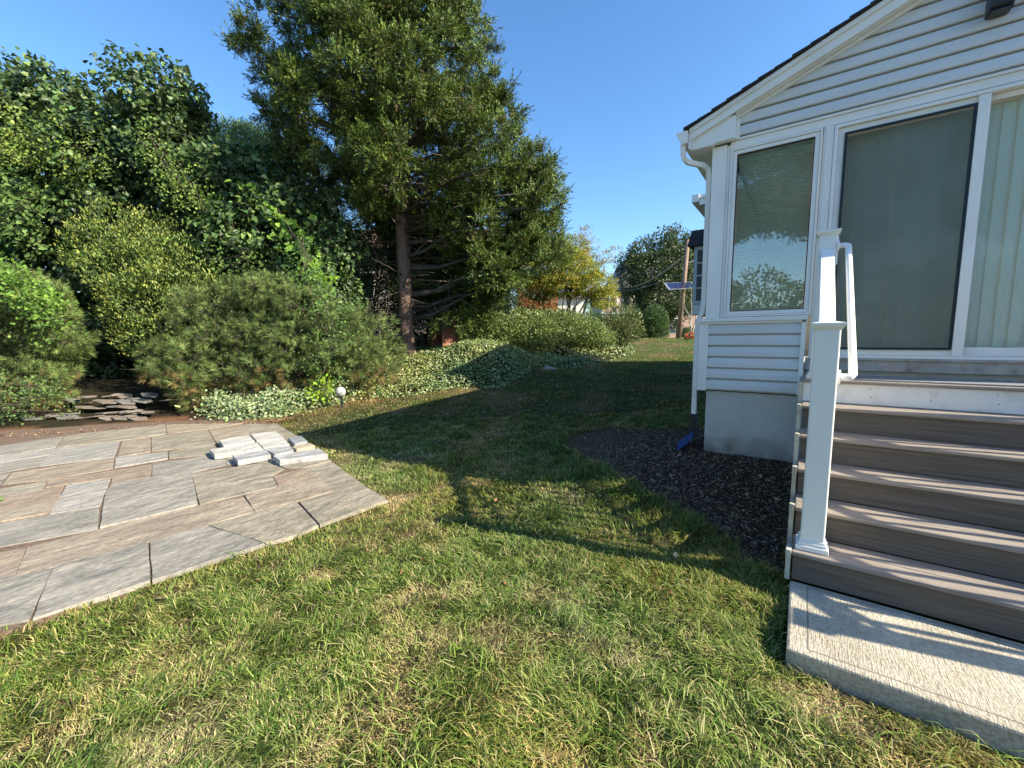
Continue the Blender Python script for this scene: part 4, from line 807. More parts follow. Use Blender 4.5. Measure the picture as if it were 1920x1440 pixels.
# feathery light tree behind
t, b = plant('feathery_tree', -9.4, 17.5, 'pale green feathery tree showing above the hedge left of the cedar', 'tree')
L = [lb(-10.9, 17.3, 9.0, .9, 1.1), lb(-10.2, 17.2, 8.6, .9, 1.2), lb(-9.4, 17.3, 8.5, .9, .9), lb(-8.6, 17.2, 8.0, .8, .8), lb(-7.8, 17.3, 7.4, .8, .9), lb(-9.4, 17.6, 6.8, 1.9, 1.2), lb(-6.9, 17.2, 6.6, .8, .9)]
crown('crown', L, 4200, 18, .30, .11, .030, DIAM, [(.13, .20, .06), (.18, .25, .08), (.10, .15, .05)], M_soft, t, inner=.2, nz=.35, up=.6, out=.5)
stems('trunk', b, [l[:3] for l in L], .09, t, kids=3)

# yellow-green bush
t, b = plant('yellow_green_bush', -9.0, 10.9, 'upright yellow tipped evergreen bush in front of the hedge', 'bush')
L = [lb(-10.4, 10.6, 3.75, .55, .5), lb(-9.7, 10.6, 4.25, .55, .55), lb(-9.0, 10.7, 4.0, .6, .55), lb(-8.4, 10.6, 3.6, .6, .5), lb(-8.0, 10.5, 3.05, .6, .5), lb(-9.3, 10.5, 3.3, .8, .6), lb(-8.7, 10.4, 2.6, .8, .6), lb(-9.5, 10.8, 2.5, .7, .6), lb(-7.6, 10.5, 2.7, .5, .4), lb(-9.0, 10.9, 1.7, .9, .6)]
crown('foliage', L, 1100, 20, .20, .085, .032, OVAL, [(.10, .16, .035), (.16, .22, .04), (.06, .11, .025)], M_leaf, t, inner=.15, nz=.42, ns=2.2, up=.9, out=.5, tip=(.31, .34, .07), cj=.3)
stems('stem', b, [(l[0], l[1], l[2]-.2) for l in L], .02, t, kids=0, bend=.08)

# pine shrubs --------------------------------------------------------
def pine(lab, r, d, L, M, tint=1.0):
    t, b = plant('pine_shrub', r, d, lab, 'shrub', 'mounded pine shrubs at the back of the patio'); P, N = lobe_pts(L, M, .12, .30, 3.2)
    P[:, 2] = np.maximum(P[:, 2], ground(P[:, 0], P[:, 1])+.12); k = 50; A = nrm(N*.75+rdir(M)*.35+np.array([0, 0, .45]))
    AA = np.repeat(A, k, 0); rad = rdir(M*k); rad = nrm(rad-AA*(rad*AA).sum(1, keepdims=True)); tt = rng.random(M*k)
    Q = np.repeat(P, k, 0)+AA*((tt-.35)*.13)[:, None]; D = AA*(.30+1.0*tt)[:, None]+rad*.95
    V, F = leaves(Q, D, np.repeat(N, k, 0)*.8+rdir(M*k)*.6, .115*rng.uniform(.75, 1.25, M*k), .0080, NEED)
    c = cols(M*k, [(.10, .160, .045), (.15, .21, .06), (.06, .10, .032), (.25, .24, .09)], [.4, .3, .18, .12], .2)*np.repeat((1+rng.normal(size=M)*.42).clip(.35, 2.1), k)[:, None]*tint
    low = np.repeat(np.clip((1.5-P[:, 2])/1.3, 0, 1)*rng.random(M) > .45, k); c[low] = c[low]*.45+np.array([.36, .22, .10])*.6
    npmesh('foliage', V, F, np.repeat(c.clip(0, 1), 3, 0), M_needle, t)
    # candle buds and shoot stems give each tuft a core
    S = MB()
    for i in range(0, M, 2):
        p = P[i]; a = A[i]; S.tube([tuple(p-a*.16), tuple(p+a*.05)], [.006, .004], 3, cap=False)
    S.build('shoots', M_twig, t, fix=False); stems('branch', b, [l[:3] for l in L], .035, t, kids=1, bend=.15)
BIG = []
for r, z, R in [(-6.9, 2.35, .65), (-6.2, 2.6, .62), (-5.4, 2.62, .65), (-4.7, 2.35, .65), (-4.1, 1.95, .62), (-3.55, 1.35, .55), (-3.6, .85, .5), (-7.1, 1.9, .55), (-6.5, 1.6, .7), (-5.6, 1.7, .75), (-4.8, 1.5, .75), (-4.1, 1.1, .65), (-6.3, .8, .6), (-5.5, .85, .65), (-4.8, .75, .6), (-4.3, .5, .5), (-5.9, .35, .45), (-5.1, .3, .45), (-6.6, .45, .4)]:
    BIG.append(lb(r, 9.75+random.uniform(-.35, .25)-.25*math.exp(-(z-1.0)**2), z, R*.9, R*.52))
for r, z, R in [(-7.65, 1.25, .38), (-7.3, 1.35, .40), (-6.9, 1.15, .4), (-7.6, .8, .36), (-7.2, .75, .45), (-6.8, .6, .45), (-7.1, .3, .32), (-6.8, .25, .35)]: BIG.append(lb(r, 9.05+random.uniform(-.1, .2), z, R, R*.62))
BK = [lb(-5.5+i*.9, 10.4, 1.2, .9, 1.0) for i in range(-1, 3)]
pine('large mounded pine shrub with a lower lobe on its left, browning near the ground', -5.6, 9.9, BIG+BK, 5000)
SMP = [lb(r, 8.75+random.uniform(-.15, .15), z, R, R*.6) for r, z, R in [(-11.4, 2.6, .7), (-10.7, 2.65, .65), (-10.0, 2.45, .6), (-9.75, 2.05, .45), (-9.5, 1.55, .42), (-11.2, 1.9, .7), (-10.3, 1.8, .7), (-9.85, 1.35, .5), (-11.0, 1.1, .7), (-10.2, .95, .65), (-9.8, .8, .45), (-10.8, .4, .6), (-10.2, .3, .5), (-12.1, 1.6, .8), (-12.0, .6, .8)]]
pine('pine shrub at the left edge of the photo, overgrown with creeper leaves', -10.6, 9.0, SMP, 3000, 1.1)

# vines ---------------------------------------------------------------
BR = [(.20, .36, .045), (.26, .42, .06), (.14, .26, .035)]
def vine(lab, path, M, k, L, pal=BR, spread=.3, tpl=HEART, name='climbing_vine', W=None):
    t = empty(name, tuple(path[0])); tag(t, lab, 'vine'); P = np.array(path, float); s = rng.random(M)*(len(P)-1); i = s.astype(int); f = (s-i)[:, None]
    C0 = P[i]*(1-f)+P[i+1]*f+rng.normal(size=(M, 3))*spread; Q = np.repeat(C0, k, 0)+rng.normal(size=(M*k, 3))*.10; out = np.array([-ED[0], -ED[1], .55])
    V, F = leaves(Q, rdir(M*k)*.8+np.array([0, 0, -.5]), rdir(M*k)*.45+out, L*rng.uniform(.5, 1.25, M*k), (W or L*.9)*rng.uniform(.5, 1.25, M*k), tpl)
    npmesh('leaves', V, F, cols(M*k, pal, jit=.2, k=len(tpl[0])), M_soft, t); mb = MB()
    for j in range(6):
        mb.tube([tuple(p+rng.normal(size=3)*spread*.5) for p in P], .006, 4)
    mb.build('stem', M_twig, t, fix=False); return t
vine('bright lime green vine trailing down the shrub screen beside the cedar', [at(-6.3, 10.75, 5.2), at(-5.6, 10.6, 4.5), at(-5.2, 10.4, 3.9), at(-4.7, 10.3, 3.2), at(-4.5, 9.75, 2.75)], 60, 5, .135, spread=.17)
vine('small leaved green vine hanging over the right side of the large pine shrub', [at(-5.0, 10.2, 3.8), at(-4.6, 9.7, 2.9), at(-4.1, 9.3, 2.3), at(-3.9, 9.15, 1.5), at(-4.1, 9.1, .9)], 190, 9, .06, [(.10, .19, .05), (.15, .25, .06), (.07, .14, .04)], .27, OVAL)
vine('vine sprays in the dark gap between the yellow green bush and the pine', [at(-7.0, 10.6, 4.6), at(-6.7, 10.4, 3.9), at(-6.3, 10.3, 3.4), at(-7.2, 10.3, 3.2)], 80, 9, .065, [(.12, .21, .05), (.17, .26, .06)], .28, OVAL)
vine('bright five leaved creeper over the top of the left pine shrub', [at(-11.6, 8.3, 3.25), at(-10.6, 8.2, 3.15), at(-9.8, 8.1, 2.85), at(-9.2, 8.1, 2.35), at(-8.95, 8.2, 1.9)], 300, 9, .075, [(.16, .28, .05), (.20, .34, .06), (.11, .2, .04)], .16, OVAL)
vine('green creeper tangled in the base of the left pine shrub beside the slate pile', [at(-10.6, 8.05, .9), at(-10.1, 7.9, .6), at(-9.4, 8.0, .65), at(-9.1, 8.1, .35), at(-9.9, 7.7, .2), at(-10.6, 7.6, .1)], 170, 9, .055, [(.12, .20, .06), (.17, .26, .08), (.08, .14, .05)], .2, OVAL)

vine('yellow green small leaved vine spread over the second tall shrub from the left', [at(-14.2, 10.9, 6.6), at(-13.2, 10.8, 6.9), at(-12.2, 10.8, 6.4), at(-11.4, 10.9, 6.0), at(-10.4, 10.8, 6.2)], 300, 9, .075, [(.20, .29, .05), (.26, .34, .07), (.13, .20, .04)], .36, OVAL)
vine('yellow green small leaved vine running down below the narrow hedge peak', [at(-8.9, 10.75, 6.4), at(-8.2, 10.6, 5.6), at(-7.7, 10.6, 5.0), at(-7.2, 10.6, 4.5)], 170, 9, .065, [(.17, .27, .05), (.23, .32, .07), (.11, .18, .04)], .24, OVAL)
vine('light green vine draped along the lower left of the tall screen', [at(-14.0, 10.6, 4.6), at(-12.8, 10.5, 5.2), at(-11.8, 10.5, 4.9), at(-12.9, 10.4, 4.0)], 200, 8, .10, [(.13, .22, .06), (.18, .28, .08), (.09, .15, .05)], .35, HEART)

# low ivy on the bank and the pale edging plants ------------------------
def ivy(n, d0, d1, pw, L):
    x, y, d = frustum_pts(n, d0, d1, pw, -52, 34); s = bankdist(x, y); k = (s > -.12+.3*(vnoise(np.stack([x, y], -1), 2.2, 3)-.5)) & (s < 12) & (y > 1.0-.2*rng.random(n)) & (x > -16); x, y, s = x[k], y[k], s[k]; p = np.stack([x, y], -1); n = len(x)
    h = (.06+.17*fbm(p, 1.7, 71)+.09*vnoise(p, 6, 72))*sm(-.12, .25, s); z = ground(x, y)+h*(1-rng.random(n)**2*.7)
    V, F = leaves(np.stack([x, y, z], -1), rdir(n)+np.array([0, 0, .1]), rdir(n)*.5+np.array([.15, -.35, 1]), L*rng.uniform(.6, 1.35, n), L*.72*rng.uniform(.6, 1.35, n), OVAL)
    pal = np.array([(.19, .27, .08), (.30, .37, .14), (.56, .57, .34), (.09, .15, .05)]); i = rng.choice(4, n, p=[.36, .3, .16, .18]); c = pal[i]*rng.uniform(.6, 1.3, (n, 1)); q = (fbm(p, .8, 77)-.5)[:, None]*2; c = c*(1+q*np.array([.35, .1, -.1]))
    return V, F, np.repeat(c.clip(0, 1), 5, 0)
tag(npmesh('ivy_groundcover', *join([ivy(150000, 6, 14, 1.4, .058), ivy(60000, 14, 30, 1.3, .085)]), M_leaf), 'pale green ivy covering the bank between the lawn and the cedar', 'ivy', kind='stuff')
n = 5200; s = rng.random(n); P = np.stack([np.interp(s, [0, .35, .6, 1], [-9.9, -9.2, -9.15, -8.9]), np.interp(s, [0, .35, .6, 1], [.35, .95, 1.6, 2.7])], -1)+rng.normal(size=(n, 2))*np.array([.22, .2])
z = ground(P[:, 0], P[:, 1])+rng.random(n)*(.28+.42*vnoise(P, 2.5, 8)); V, F = leaves(np.stack([P[:, 0], P[:, 1], z], -1), rdir(n), rdir(n)*.5+np.array([.5, -.6, .6]), .06*rng.uniform(.6, 1.3, n), .045*rng.uniform(.6, 1.3, n), OVAL)
tag(npmesh('euonymus_groundcover', V, F, cols(n, [(.30, .36, .18), (.20, .28, .11), (.40, .44, .26), (.10, .17, .06)], k=5), M_leaf), 'pale variegated low leaves spilling out under the large pine shrub', 'groundcover', kind='stuff')
# round white garden light with bright weed
t = empty('globe_light', tuple(at(-3.72, 9.15, .30))); tag(t, 'round white garden globe half hidden in the leaves at the lawn edge', 'garden light')
mb = MB(); c = at(-3.80, 9.1, .36); nr = 16
mb.tube([tuple(c+np.array([0, 0, -.11*math.cos(math.pi*i/10)])) for i in range(11)], [max(.004, .11*math.sin(math.pi*i/10)) for i in range(11)], nr); mb.build('globe', mat('white_globe', (.42, .42, .44), .35, .1, 6, dirt=((.4, .42, .35), 5, .5)), t, smooth=True)
MB().tube([tuple(at(-3.78, 9.1, -.1)), tuple(at(-3.78, 9.1, .30))], .025, 10).build('stake', M_black, t)
vine('bright yellow green weed growing in front of the white garden globe', [at(-4.35, 8.95, .3), at(-4.1, 8.95, .45), at(-4.0, 8.95, .6)], 22, 5, .09, [(.34, .48, .04), (.24, .38, .04)], .06, OVAL, name='weed')
p = at(1.12, 12.3); z = float(ground(p[0], p[1])); mb = MB(); mb.tube([(p[0]-.16, p[1]-.1, z+.03), (p[0]-.08, p[1]-.05, z+.06), (p[0]+.05, p[1]+.02, z+.055), (p[0]+.17, p[1]+.08, z+.02)], [.02, .055, .045, .015], 7)
tag(mb.build('rock', mat('pale_rock', (.42, .40, .38), .9, .2, 9, .6, 40), None, loc=(p[0], p[1], z)), 'small pale rock on the lawn at the foot of the ivy mound', 'rock')

# spreading shrubs beyond the mound --------------------------------------
SG = 'spreading shrubs on top of the bank'
JP = [(.11, .17, .045), (.18, .25, .065), (.06, .10, .03), (.28, .34, .11)]
for r, d, z, R, lab in [(-.75, 13.6, 1.9, .8, 'spreading shrub nearest the brown bin, left end of the row above the ivy'), (.35, 14.0, 2.0, .95, 'broad dark green shrub below the orange wooden shed'), (1.5, 14.9, 2.1, .95, 'arching shrub below the trunks of the yellow maple'), (2.6, 15.6, 1.9, .8, 'low arching shrub in front of the white garage'), (3.2, 16.2, 1.65, .65, 'lowest shrub at the right end of the row, beside the rounded rhododendron')]:
    t, b = plant('spreading_shrub', r, d, lab, 'shrub', SG)
    crown('foliage', [lb(r, d, z-.15, R, R*.55), lb(r-R*.5, d, z-.3, R*.7, R*.5), lb(r+R*.55, d, z-.25, R*.7, R*.45)], int(850*R), 14, .2, .075, .036, OVAL, JP, M_leaf, t, nz=.35, ns=2.5, up=.35, zmin=.05)
    stems('stem', b, [tuple(at(r+dx*R, d, z+.15)) for dx in (-.8, -.3, .3, .8)], .02, t, kids=3)
t, b = plant('rhododendron', 4.45, 17, 'rounded rhododendron bush at the right end of the bank, reddish stems inside', 'bush')
crown('foliage', [lb(4.45, 17, 2.1, .72, .6), lb(4.1, 17, 1.75, .5, .45), lb(4.9, 17, 1.8, .5, .4), lb(4.5, 16.9, 1.6, .6, .3)], 420, 10, .16, .12, .04, OVAL, [(.11, .15, .045), (.17, .20, .07), (.07, .10, .03)], M_leaf, t, nz=.3, inner=.1)
stems('stem', b, [tuple(at(4.45+dx, 17, 2.2)) for dx in (-.5, -.2, .1, .4, .6)], .025, t, mat('red_stem', (.20, .10, .07), .8), kids=4)

# brown bin
p = at(-2.12, 13.2); z0 = float(ground(p[0], p[1])); M_brown = mat('red_brown_wood', (.26, .10, .065), .7, .2, 5, .4, 30, (1, 1, .3)); t = tag(empty('garden_bin', (p[0], p[1], z0)), 'brown wooden garden bin with dark open front and grey top, right of the cedar', 'bin')
def obox(name, cx, cy, ang, x0, x1, y0, y1, z0, z1, m_, par, bevel=0):
    mb = B(x0, x1, y0, y1, z0, z1); c, s = math.cos(ang), math.sin(ang); mb.v = [(cx+x*c-y*s, cy+x*s+y*c, z) for x, y, z in mb.v]; return mb.build(name, m_, par, bevel=bevel)
A = -YAW-.6
obox('side_panel', p[0], p[1], A, -.24, -.20, -.35, .35, z0-.1, 2.32, M_brown, t); obox('side_panel', p[0], p[1], A, .20, .24, -.35, .35, z0-.1, 2.32, M_brown, t); obox('back_panel', p[0], p[1], A, -.199, .199, .31, .35, z0-.1, 2.32, M_brown, t)
obox('top_board', p[0], p[1], A, -.30, .30, -.42, .42, 2.325, 2.375, mat('grey_board', (.33, .33, .31), .8, .1), t)

# ------------------------------------------------------------------ neighbours
def rbox(mb, r0, r1, d0, d1, z0, z1):
    q = [at(r0, d0), at(r1, d0), at(r1, d1), at(r0, d1)]; return mb.add([(a[0], a[1], z) for z in (z0, z1) for a in q], [(0,3,2,1),(4,5,6,7),(0,1,5,4),(1,2,6,5),(2,3,7,6),(3,0,4,7)])
M_gboard = mat('weathered_grey_boards', (.22, .19, .17), .9, 0, 3, .5, 20, (6, 6, .4), col2=(.42, .37, .34)); M_broof = mat('brown_roof', (.16, .085, .06), .9, .2, 12, .4, 30)
bh = tag(empty('neighbour_house', tuple(at(-4, 22, 1.4))), 'weathered grey vertical board house half hidden behind the cedar', 'house')
mb = MB(); r = -10.5
while r < -.2: rbox(mb, r, r+.23, 22+random.uniform(0, .02), 22.4, 1.0, 6.2); r += .25
mb.build('wall', M_gboard, bh); mb = MB(); rbox(mb, -10.4, -.2, 22.41, 28, 1.0, 6.2); mb.build('rear_wall', M_gboard, bh)
mb = MB(); q = [at(-10.9, 21.4, 6.1), at(.3, 21.4, 6.1), at(.3, 25, 7.7), at(-10.9, 25, 7.7), at(-10.9, 28.6, 6.1), at(.3, 28.6, 6.1)]; mb.add([tuple(a) for a in q]+[tuple(a+np.array([0, 0, .18])) for a in q], [(0,1,2,3),(3,2,5,4),(6,9,8,7),(9,10,11,8),(0,6,7,1),(4,5,11,10),(0,3,9,6),(3,4,10,9),(1,7,8,2),(2,8,11,5)]); mb.build('roof', M_broof, bh)
for r in (-7.6, -4.9, -1.6):
    mb = MB(); rbox(mb, r-.5, r+.5, 21.95, 21.998, 3.6, 5.0); wi = mb.build('window', M_trim, bh); mb = MB(); rbox(mb, r-.42, r+.42, 21.93, 21.948, 3.68, 4.92); mb.build('pane', M_black, wi)
os_ = tag(empty('wooden_shed', tuple(at(1.5, 20, 1.3))), 'orange stained wooden shed behind the yellow maple trunks', 'shed')
mb = MB(); r = .3
while r < 2.15: rbox(mb, r, r+.185, 20, 20.05, 1.2, 4.2); r += .19
mb.build('wall', mat('orange_stained_wood', (.42, .13, .035), .7, .2, 4, .3, 20, (3, 3, .5)), os_); mb = MB(); rbox(mb, .3, 2.19, 20.06, 22.5, 1.2, 4.2); mb.build('rear_wall', M_broof, os_); mb = MB(); rbox(mb, .1, 2.4, 19.8, 22.7, 4.21, 4.33); mb.build('roof', M_broof, os_)
gg = tag(empty('garage', tuple(at(4, 26, 1.4))), 'small white garage with a flat grey roof behind the maple', 'garage')
mb = MB(); rbox(mb, 2.7, 4.45, 26, 30, 1.2, 3.95); mb.build('wall', mat('white_stucco', (.62, .60, .55), .9, .06), gg); mb = MB(); rbox(mb, 2.5, 4.75, 25.7, 30.2, 3.951, 4.18); mb.build('roof', mat('roof_edge', (.40, .40, .40), .8, .1), gg); mb = MB(); rbox(mb, 3.0, 3.7, 25.96, 25.999, 1.3, 3.3); mb.build('door', M_gboard, gg)

# yellow maple
t, b = plant('maple_tree', 2.2, 17.3, 'yellow green maple with fine leaves and slender pale trunks', 'tree')
L = [lb(1.1, 17.2, 4.3, .8, .5), lb(2.0, 17.1, 4.6, .9, .5), lb(1.2, 17.3, 3.6, .75, .4), lb(2.6, 17, 4.0, .8, .45), lb(3.2, 16.9, 3.6, .75, .4), lb(3.6, 16.9, 3.1, .5, .3), lb(2.2, 17, 3.6, .8, .35), lb(2.3, 17.2, 5.1, .6, .4), lb(.7, 17.4, 5.0, .6, .4)]
crown('crown', L, 2400, 18, .26, .095, .036, OVAL, [(.30, .32, .055), (.21, .27, .05), (.38, .35, .06), (.13, .19, .04), (.42, .24, .06)], M_soft, t, nz=.35, ns=1.8, up=.05, wts=[.32, .26, .16, .18, .08], flat=.45, inner=.1)
L2 = [lb(3.0, 17.2, 5.65, .32, .2), lb(2.6, 17.2, 5.3, .4, .25), lb(3.2, 17.2, 5.2, .35, .25), lb(3.8, 17.2, 4.75, .35, .15), lb(4.2, 17.2, 4.95, .28, .12), lb(3.3, 17.2, 4.6, .4, .2), lb(3.8, 17.2, 4.4, .35, .15)]
crown('upper_sprays', L2, 170, 12, .2, .08, .03, OVAL, [(.20, .24, .07), (.30, .30, .08), (.26, .18, .08)], M_soft, t, nz=.3, flat=.5, inner=.3)
stems('trunk', b, [l[:3] for l in L[:8]]+[l[:3] for l in L2], .045, t, mat('pale_bark', (.30, .25, .20), .9, .2, 8), kids=0)

# far house
M_stone = mat('pinkish_stone_wall', (.34, .26, .22), .9, .2, 8, .4, 30, col2=(.46, .37, .32)); M_slater = mat('slate_roof', (.13, .13, .14), .7, .2, 10, .3, 30)
fh = tag(empty('stone_house', tuple(at(15, 50, 1.4))), 'distant two storey pinkish stone house with a flared slate roof', 'house')
mb = MB(); rbox(mb, 10.8, 24, 50, 58, 1.0, 7.2); mb.build('wall', M_stone, fh)
pr = [(10.2, 7.0), (11.2, 7.45), (12.2, 8.1), (13.1, 9.0), (13.9, 10.1), (14.6, 11.3), (24, 11.4), (24, 7.2), (11, 7.2)]
mb = MB(); n = len(pr); mb.add([tuple(at(a, 49.6, z)) for a, z in pr]+[tuple(at(a, 58, z)) for a, z in pr], [tuple(range(n)), tuple(range(2*n-1, n-1, -1))]+[(i, (i+1) % n, (i+1) % n+n, i+n) for i in range(n)]); mb.build('roof', M_slater, fh)
mb = MB(); rbox(mb, 10.7, 24, 49.9, 49.998, 4.3, 4.5); rbox(mb, 12.55, 12.68, 49.8, 49.9, 1.2, 7.1); mb.build('trim', M_trim, fh)
for r, z in ((11.3, 5.0), (12.1, 5.2), (13.6, 5.2), (11.6, 2.2), (13.6, 2.2)):
    mb = MB(); rbox(mb, r-.35, r+.35, 49.9, 49.997, z, z+1.5); wi = mb.build('window', M_trim, fh); mb = MB(); rbox(mb, r-.27, r+.27, 49.85, 49.898, z+.1, z+1.4); mb.build('pane', M_black, wi)
bk = tag(empty('brick_house', tuple(at(19, 46, 1.4))), 'low pink brick house front beyond the utility pole', 'house')
mb = MB(); rbox(mb, 16.6, 26, 46, 52, 1.0, 4.6); mb.build('wall', mat('pink_brick', (.36, .22, .18), .9, .2, 20, .3, 40, col2=(.48, .32, .27)), bk); mb = MB(); rbox(mb, 16.2, 26.4, 45.5, 52.5, 4.61, 5.1); mb.build('roof', M_slater, bk)
mb = MB(); rbox(mb, 17.4, 18.6, 45.95, 45.998, 1.9, 3.6); wi = mb.build('window', M_trim, bk); mb = MB(); rbox(mb, 17.5, 18.5, 45.9, 45.948, 2.0, 3.5); mb.build('pane', M_black, wi)

# big dark street tree, clipped evergreens
t, b = plant('street_tree', 13.2, 38, 'large dark green tree with a bushy crown behind the utility pole', 'tree')
L = [lb(13.2+a, 38+c_, z, R, R*.85) for a, c_, z, R in [(-2.8, .2, 8.1, .8), (-2.2, 0, 7.8, 1.2), (-1.3, .5, 9.0, 1.2), (0.2, 0, 9.8, 1.2), (1.6, .3, 9.9, 1.3), (2.8, 0, 9.3, 1.3), (-2.4, -.4, 6.2, 1.3), (-1, -1, 7.2, 1.6), (.8, -1.2, 7.8, 1.7), (2.4, -.8, 7.4, 1.6), (-1.6, -.8, 4.6, 1.6), (.2, -1.3, 5.2, 1.8), (2.0, -.8, 5.2, 1.6), (-.8, -.5, 3.2, 1.4), (.9, -.4, 3.4, 1.3), (3.2, .5, 6, 1.3), (3.4, 0, 8.2, 1.1)]]
crown('crown', L, 2300, 14, .5, .22, .12, OVAL, [(.045, .075, .022), (.07, .11, .03), (.03, .05, .018), (.13, .16, .06)], M_leaf, t, inner=.2, nz=.25, ns=.6, wts=[.4, .3, .2, .1], droop=.2)
stems('trunk', b, [l[:3] for l in L[:10]], .22, t, kids=2)
def clipped(name, r, d, R, top, lab, M, cat='hedge'):
    t, b = plant(name, r, d, lab, cat); L = []; z = 1.6
    while z < top-.3: L.append(lb(r, d, z, R*(1 if z < top-.7 else .85), .5)); z += .4
    crown('foliage', L, M, 10, .16, .09, .045, OVAL, [(.05, .10, .022), (.08, .15, .03), (.03, .065, .018)], M_leaf, t, nz=.04); stems('stem', b, [tuple(at(r, d, top-.4))], .05, t); return t
clipped('topiary', 10.3, 30, .85, 3.65, 'tall clipped round topped evergreen in front of the street tree', 1500)
clipped('topiary', 8.6, 30.5, .9, 3.5, 'darker clipped evergreen left of the round topped one', 1200)
clipped('boxwood', 7.0, 30, .9, 3.1, 'clipped dark hedge below the stone house', 1000); clipped('boxwood', 5.7, 30, .8, 3.4, 'clipped hedge beside the white garage', 1000)
clipped('round_shrub', 12.6, 30, .4, 2.2, 'small round clipped shrub beyond the pole', 300, 'shrub'); clipped('round_shrub', 13.3, 31, .4, 2.3, 'small round clipped shrub close to the house corner', 300, 'shrub')
screen(5.3, 34, 4.6, 1.0, 'light green bush between garage and stone house', M=500, leaf=(.14, .08), pal=((.12, .20, .05), (.17, .26, .07)))
# utility pole, solar panel, wires
M_pole = mat('brown_pole_wood', (.17, .10, .07), .9, 0, 4, .6, 30, (6, 6, .5), col2=(.36, .25, .19))
pb = base_at(10.0, 25); t = tag(empty('utility_pole', pb), 'leaning brown utility pole carrying the overhead cables', 'utility pole')
tp = at(10.38, 25, 7.15); MB().tube([pb, tuple(tp)], [.16, .10], 12).build('pole', M_pole, t, smooth=True)
q = at(10.36, 25, 5.85); e = at(11.3, 24.6, 6.05); MB().tube([tuple(q), tuple((q+e)/2+np.array([0, 0, .03])), tuple(e)], .03, 8).build('bracket_arm', M_trim, t, smooth=True)
sp_ = tag(empty('solar_panel', tuple(at(10.0, 24.5, 4.4))), 'tilted solar panel mounted on the leaning utility pole', 'solar panel')
c0 = at(9.85, 24.6, 4.45); ex = np.array([ER[0], ER[1], .05]); ey = np.array([ED[0]*.75, ED[1]*.75, .42])
def slab(mb, c, a, b_, h, up=(0, 0, 1)):
    upv = nrm(np.cross(a, b_)); q = [c-a-b_, c+a-b_, c+a+b_, c-a+b_]; return mb.add([tuple(p) for p in q]+[tuple(p+upv*h) for p in q], [(0,3,2,1),(4,5,6,7),(0,1,5,4),(1,2,6,5),(2,3,7,6),(3,0,4,7)])
slab(MB(), c0, ex*.78, ey*.55, .05).build('panel_frame', mat('aluminium', (.55, .56, .58), .4, .05, metal=.6), sp_)
slab(MB(), c0+nrm(np.cross(ex, ey))*.052, ex*.72, ey*.49, .006).build('solar_cells', mat('solar_cells', (.02, .025, .07), .15, .1), sp_)
mb = MB(); mb.tube([tuple(c0-np.array([0, 0, .05])), tuple(at(10.2, 25, 3.9))], .03, 6); mb.build('mount', M_pole, sp_)
def wire(a, b_, sag, r, lab):
    a, b_ = np.array(a), np.array(b_); pts = [tuple(a*(1-s)+b_*s-np.array([0, 0, sag*4*s*(1-s)])) for s in np.linspace(0, 1, 24)]; tag(MB().tube(pts, r, 5).build('cable', M_gboard if r > .03 else M_black, None, fix=False), lab, 'cable', 'overhead cables from the pole')
wire(at(10.33, 25, 6.35), at(11.0, 49.8, 7.6), 1.1, .035, 'thicker pale overhead cable sagging from the pole to the stone house')
wire(at(10.3, 25, 5.3), at(9.2, 50, 7.2), .7, .016, 'thin lower overhead cable running left from the pole')
# little tree by the pole, red flowers
t, b = plant('small_tree', 10.35, 24.2, 'slender multi stemmed small tree beside the utility pole', 'tree')
L = [lb(10.3, 24.2, 4.2, .45, .5), lb(10.8, 24.3, 3.6, .4, .5), lb(10.0, 24.4, 3.4, .35, .4), lb(10.9, 24.2, 4.9, .4, .5)]
crown('crown', L, 130, 10, .2, .07, .04, OVAL, [(.05, .08, .025), (.09, .12, .04)], M_leaf, t, nz=.3); stems('trunk', b, [l[:3] for l in L], .05, t, mat('pale_grey_bark', (.36, .32, .27), .9), kids=2)
t, b = plant('flowering_plant', 9.35, 21.5, 'low orange red flowering plant by the house corner', 'flowers')
crown('foliage', [lb(9.3, 21.5, 1.5, .35, .16)], 60, 8, .1, .07, .04, OVAL, [(.10, .17, .04)], M_leaf, t, zmin=.02); crown('blooms', [lb(9.3, 21.5, 1.58, .33, .13)], 70, 5, .06, .06, .05, OVAL, [(.62, .10, .05), (.70, .22, .12)], M_soft, t)

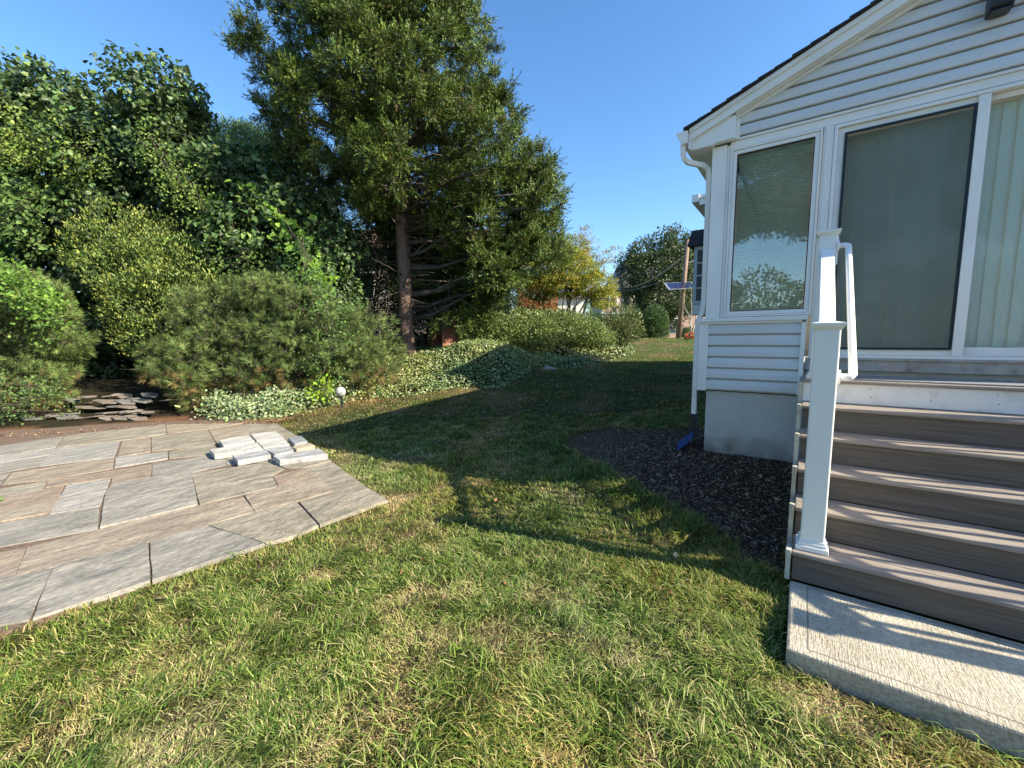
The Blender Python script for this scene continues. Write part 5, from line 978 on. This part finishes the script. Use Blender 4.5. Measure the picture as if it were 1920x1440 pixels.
# trees behind the photographer: what the window panes mirror
for x, y, z0_, z1_, R, lab, cat in [(-3.5, -15, 6.8, 12, 1.9, 'drooping conifer behind the photographer, mirrored in the narrow window', 'tree'), (1.5, -16.5, 6.5, 13, 2.4, 'broad conifer behind the photographer, mirrored in the sliding door', 'tree'), (7.5, -16, 5.5, 12, 2.4, 'far conifer behind the photographer, mirrored in the right door panel', 'tree')]:
    t = tag(empty('conifer', (x, y, -.1)), lab, cat, 'trees behind the photographer'); L = []; z = z0_
    while z < z1_: L += [(x+random.uniform(-1, 1)*R, y+random.uniform(-.5, .5), z+random.uniform(-.5, .5), R*random.uniform(.35, .6), .45) for _ in range(3)]; z += 1.0
    crown('crown', L, 3000, 16, .45, .22, .06, DIAM, [(.02, .05, .025), (.035, .07, .03)], M_needle, t, nz=.3, droop=.8, out=.3); MB().tube([(x, y, -.2), (x+.1, y, 6), (x, y, z1_)], [.3, .2, .05], 10).build('trunk', M_bark, t, smooth=True)
for x, R, z, lab in [(-6, 1.9, 1.6, 'leafy bush left behind the photographer'), (-2.6, 2.0, 2.0, 'leafy bush straight behind the photographer'), (1.2, 2.0, 1.7, 'leafy bush right behind the photographer'), (5, 2.2, 2.4, 'leafy bush further right behind the photographer'), (9.5, 2.3, 2.2, 'leafy bush furthest right behind the photographer')]:
    t = tag(empty('bush', (x, -13, -.1)), lab, 'bush', 'bushes behind the photographer')
    crown('foliage', [(x, -13, z*.6, R, z+.2), (x+1, -13.4, z+.6, R*.6, 1.4), (x-1.1, -13.2, z+.2, R*.6, 1.3)], 800, 12, .35, .16, .09, OVAL, [(.04, .07, .02), (.07, .11, .03), (.12, .17, .05)], M_leaf, t, nz=.3)
# rounded end of a green hose on the left edge of the patio
p = at(-5.1, 3.98); tag(MB().tube([(p[0]-.30, p[1]-.16, -.045), (p[0]-.1, p[1]-.06, -.045), (p[0], p[1], -.045), (p[0]+.02, p[1]+.01, -.045)], [.022, .022, .020, .010], 12).build('hose_end', mat('green_rubber', (.10, .16, .05), .5, .1), None, smooth=True, loc=(p[0], p[1], -.05)), 'rounded end of a green hose lying on the patio at the left edge', 'hose')
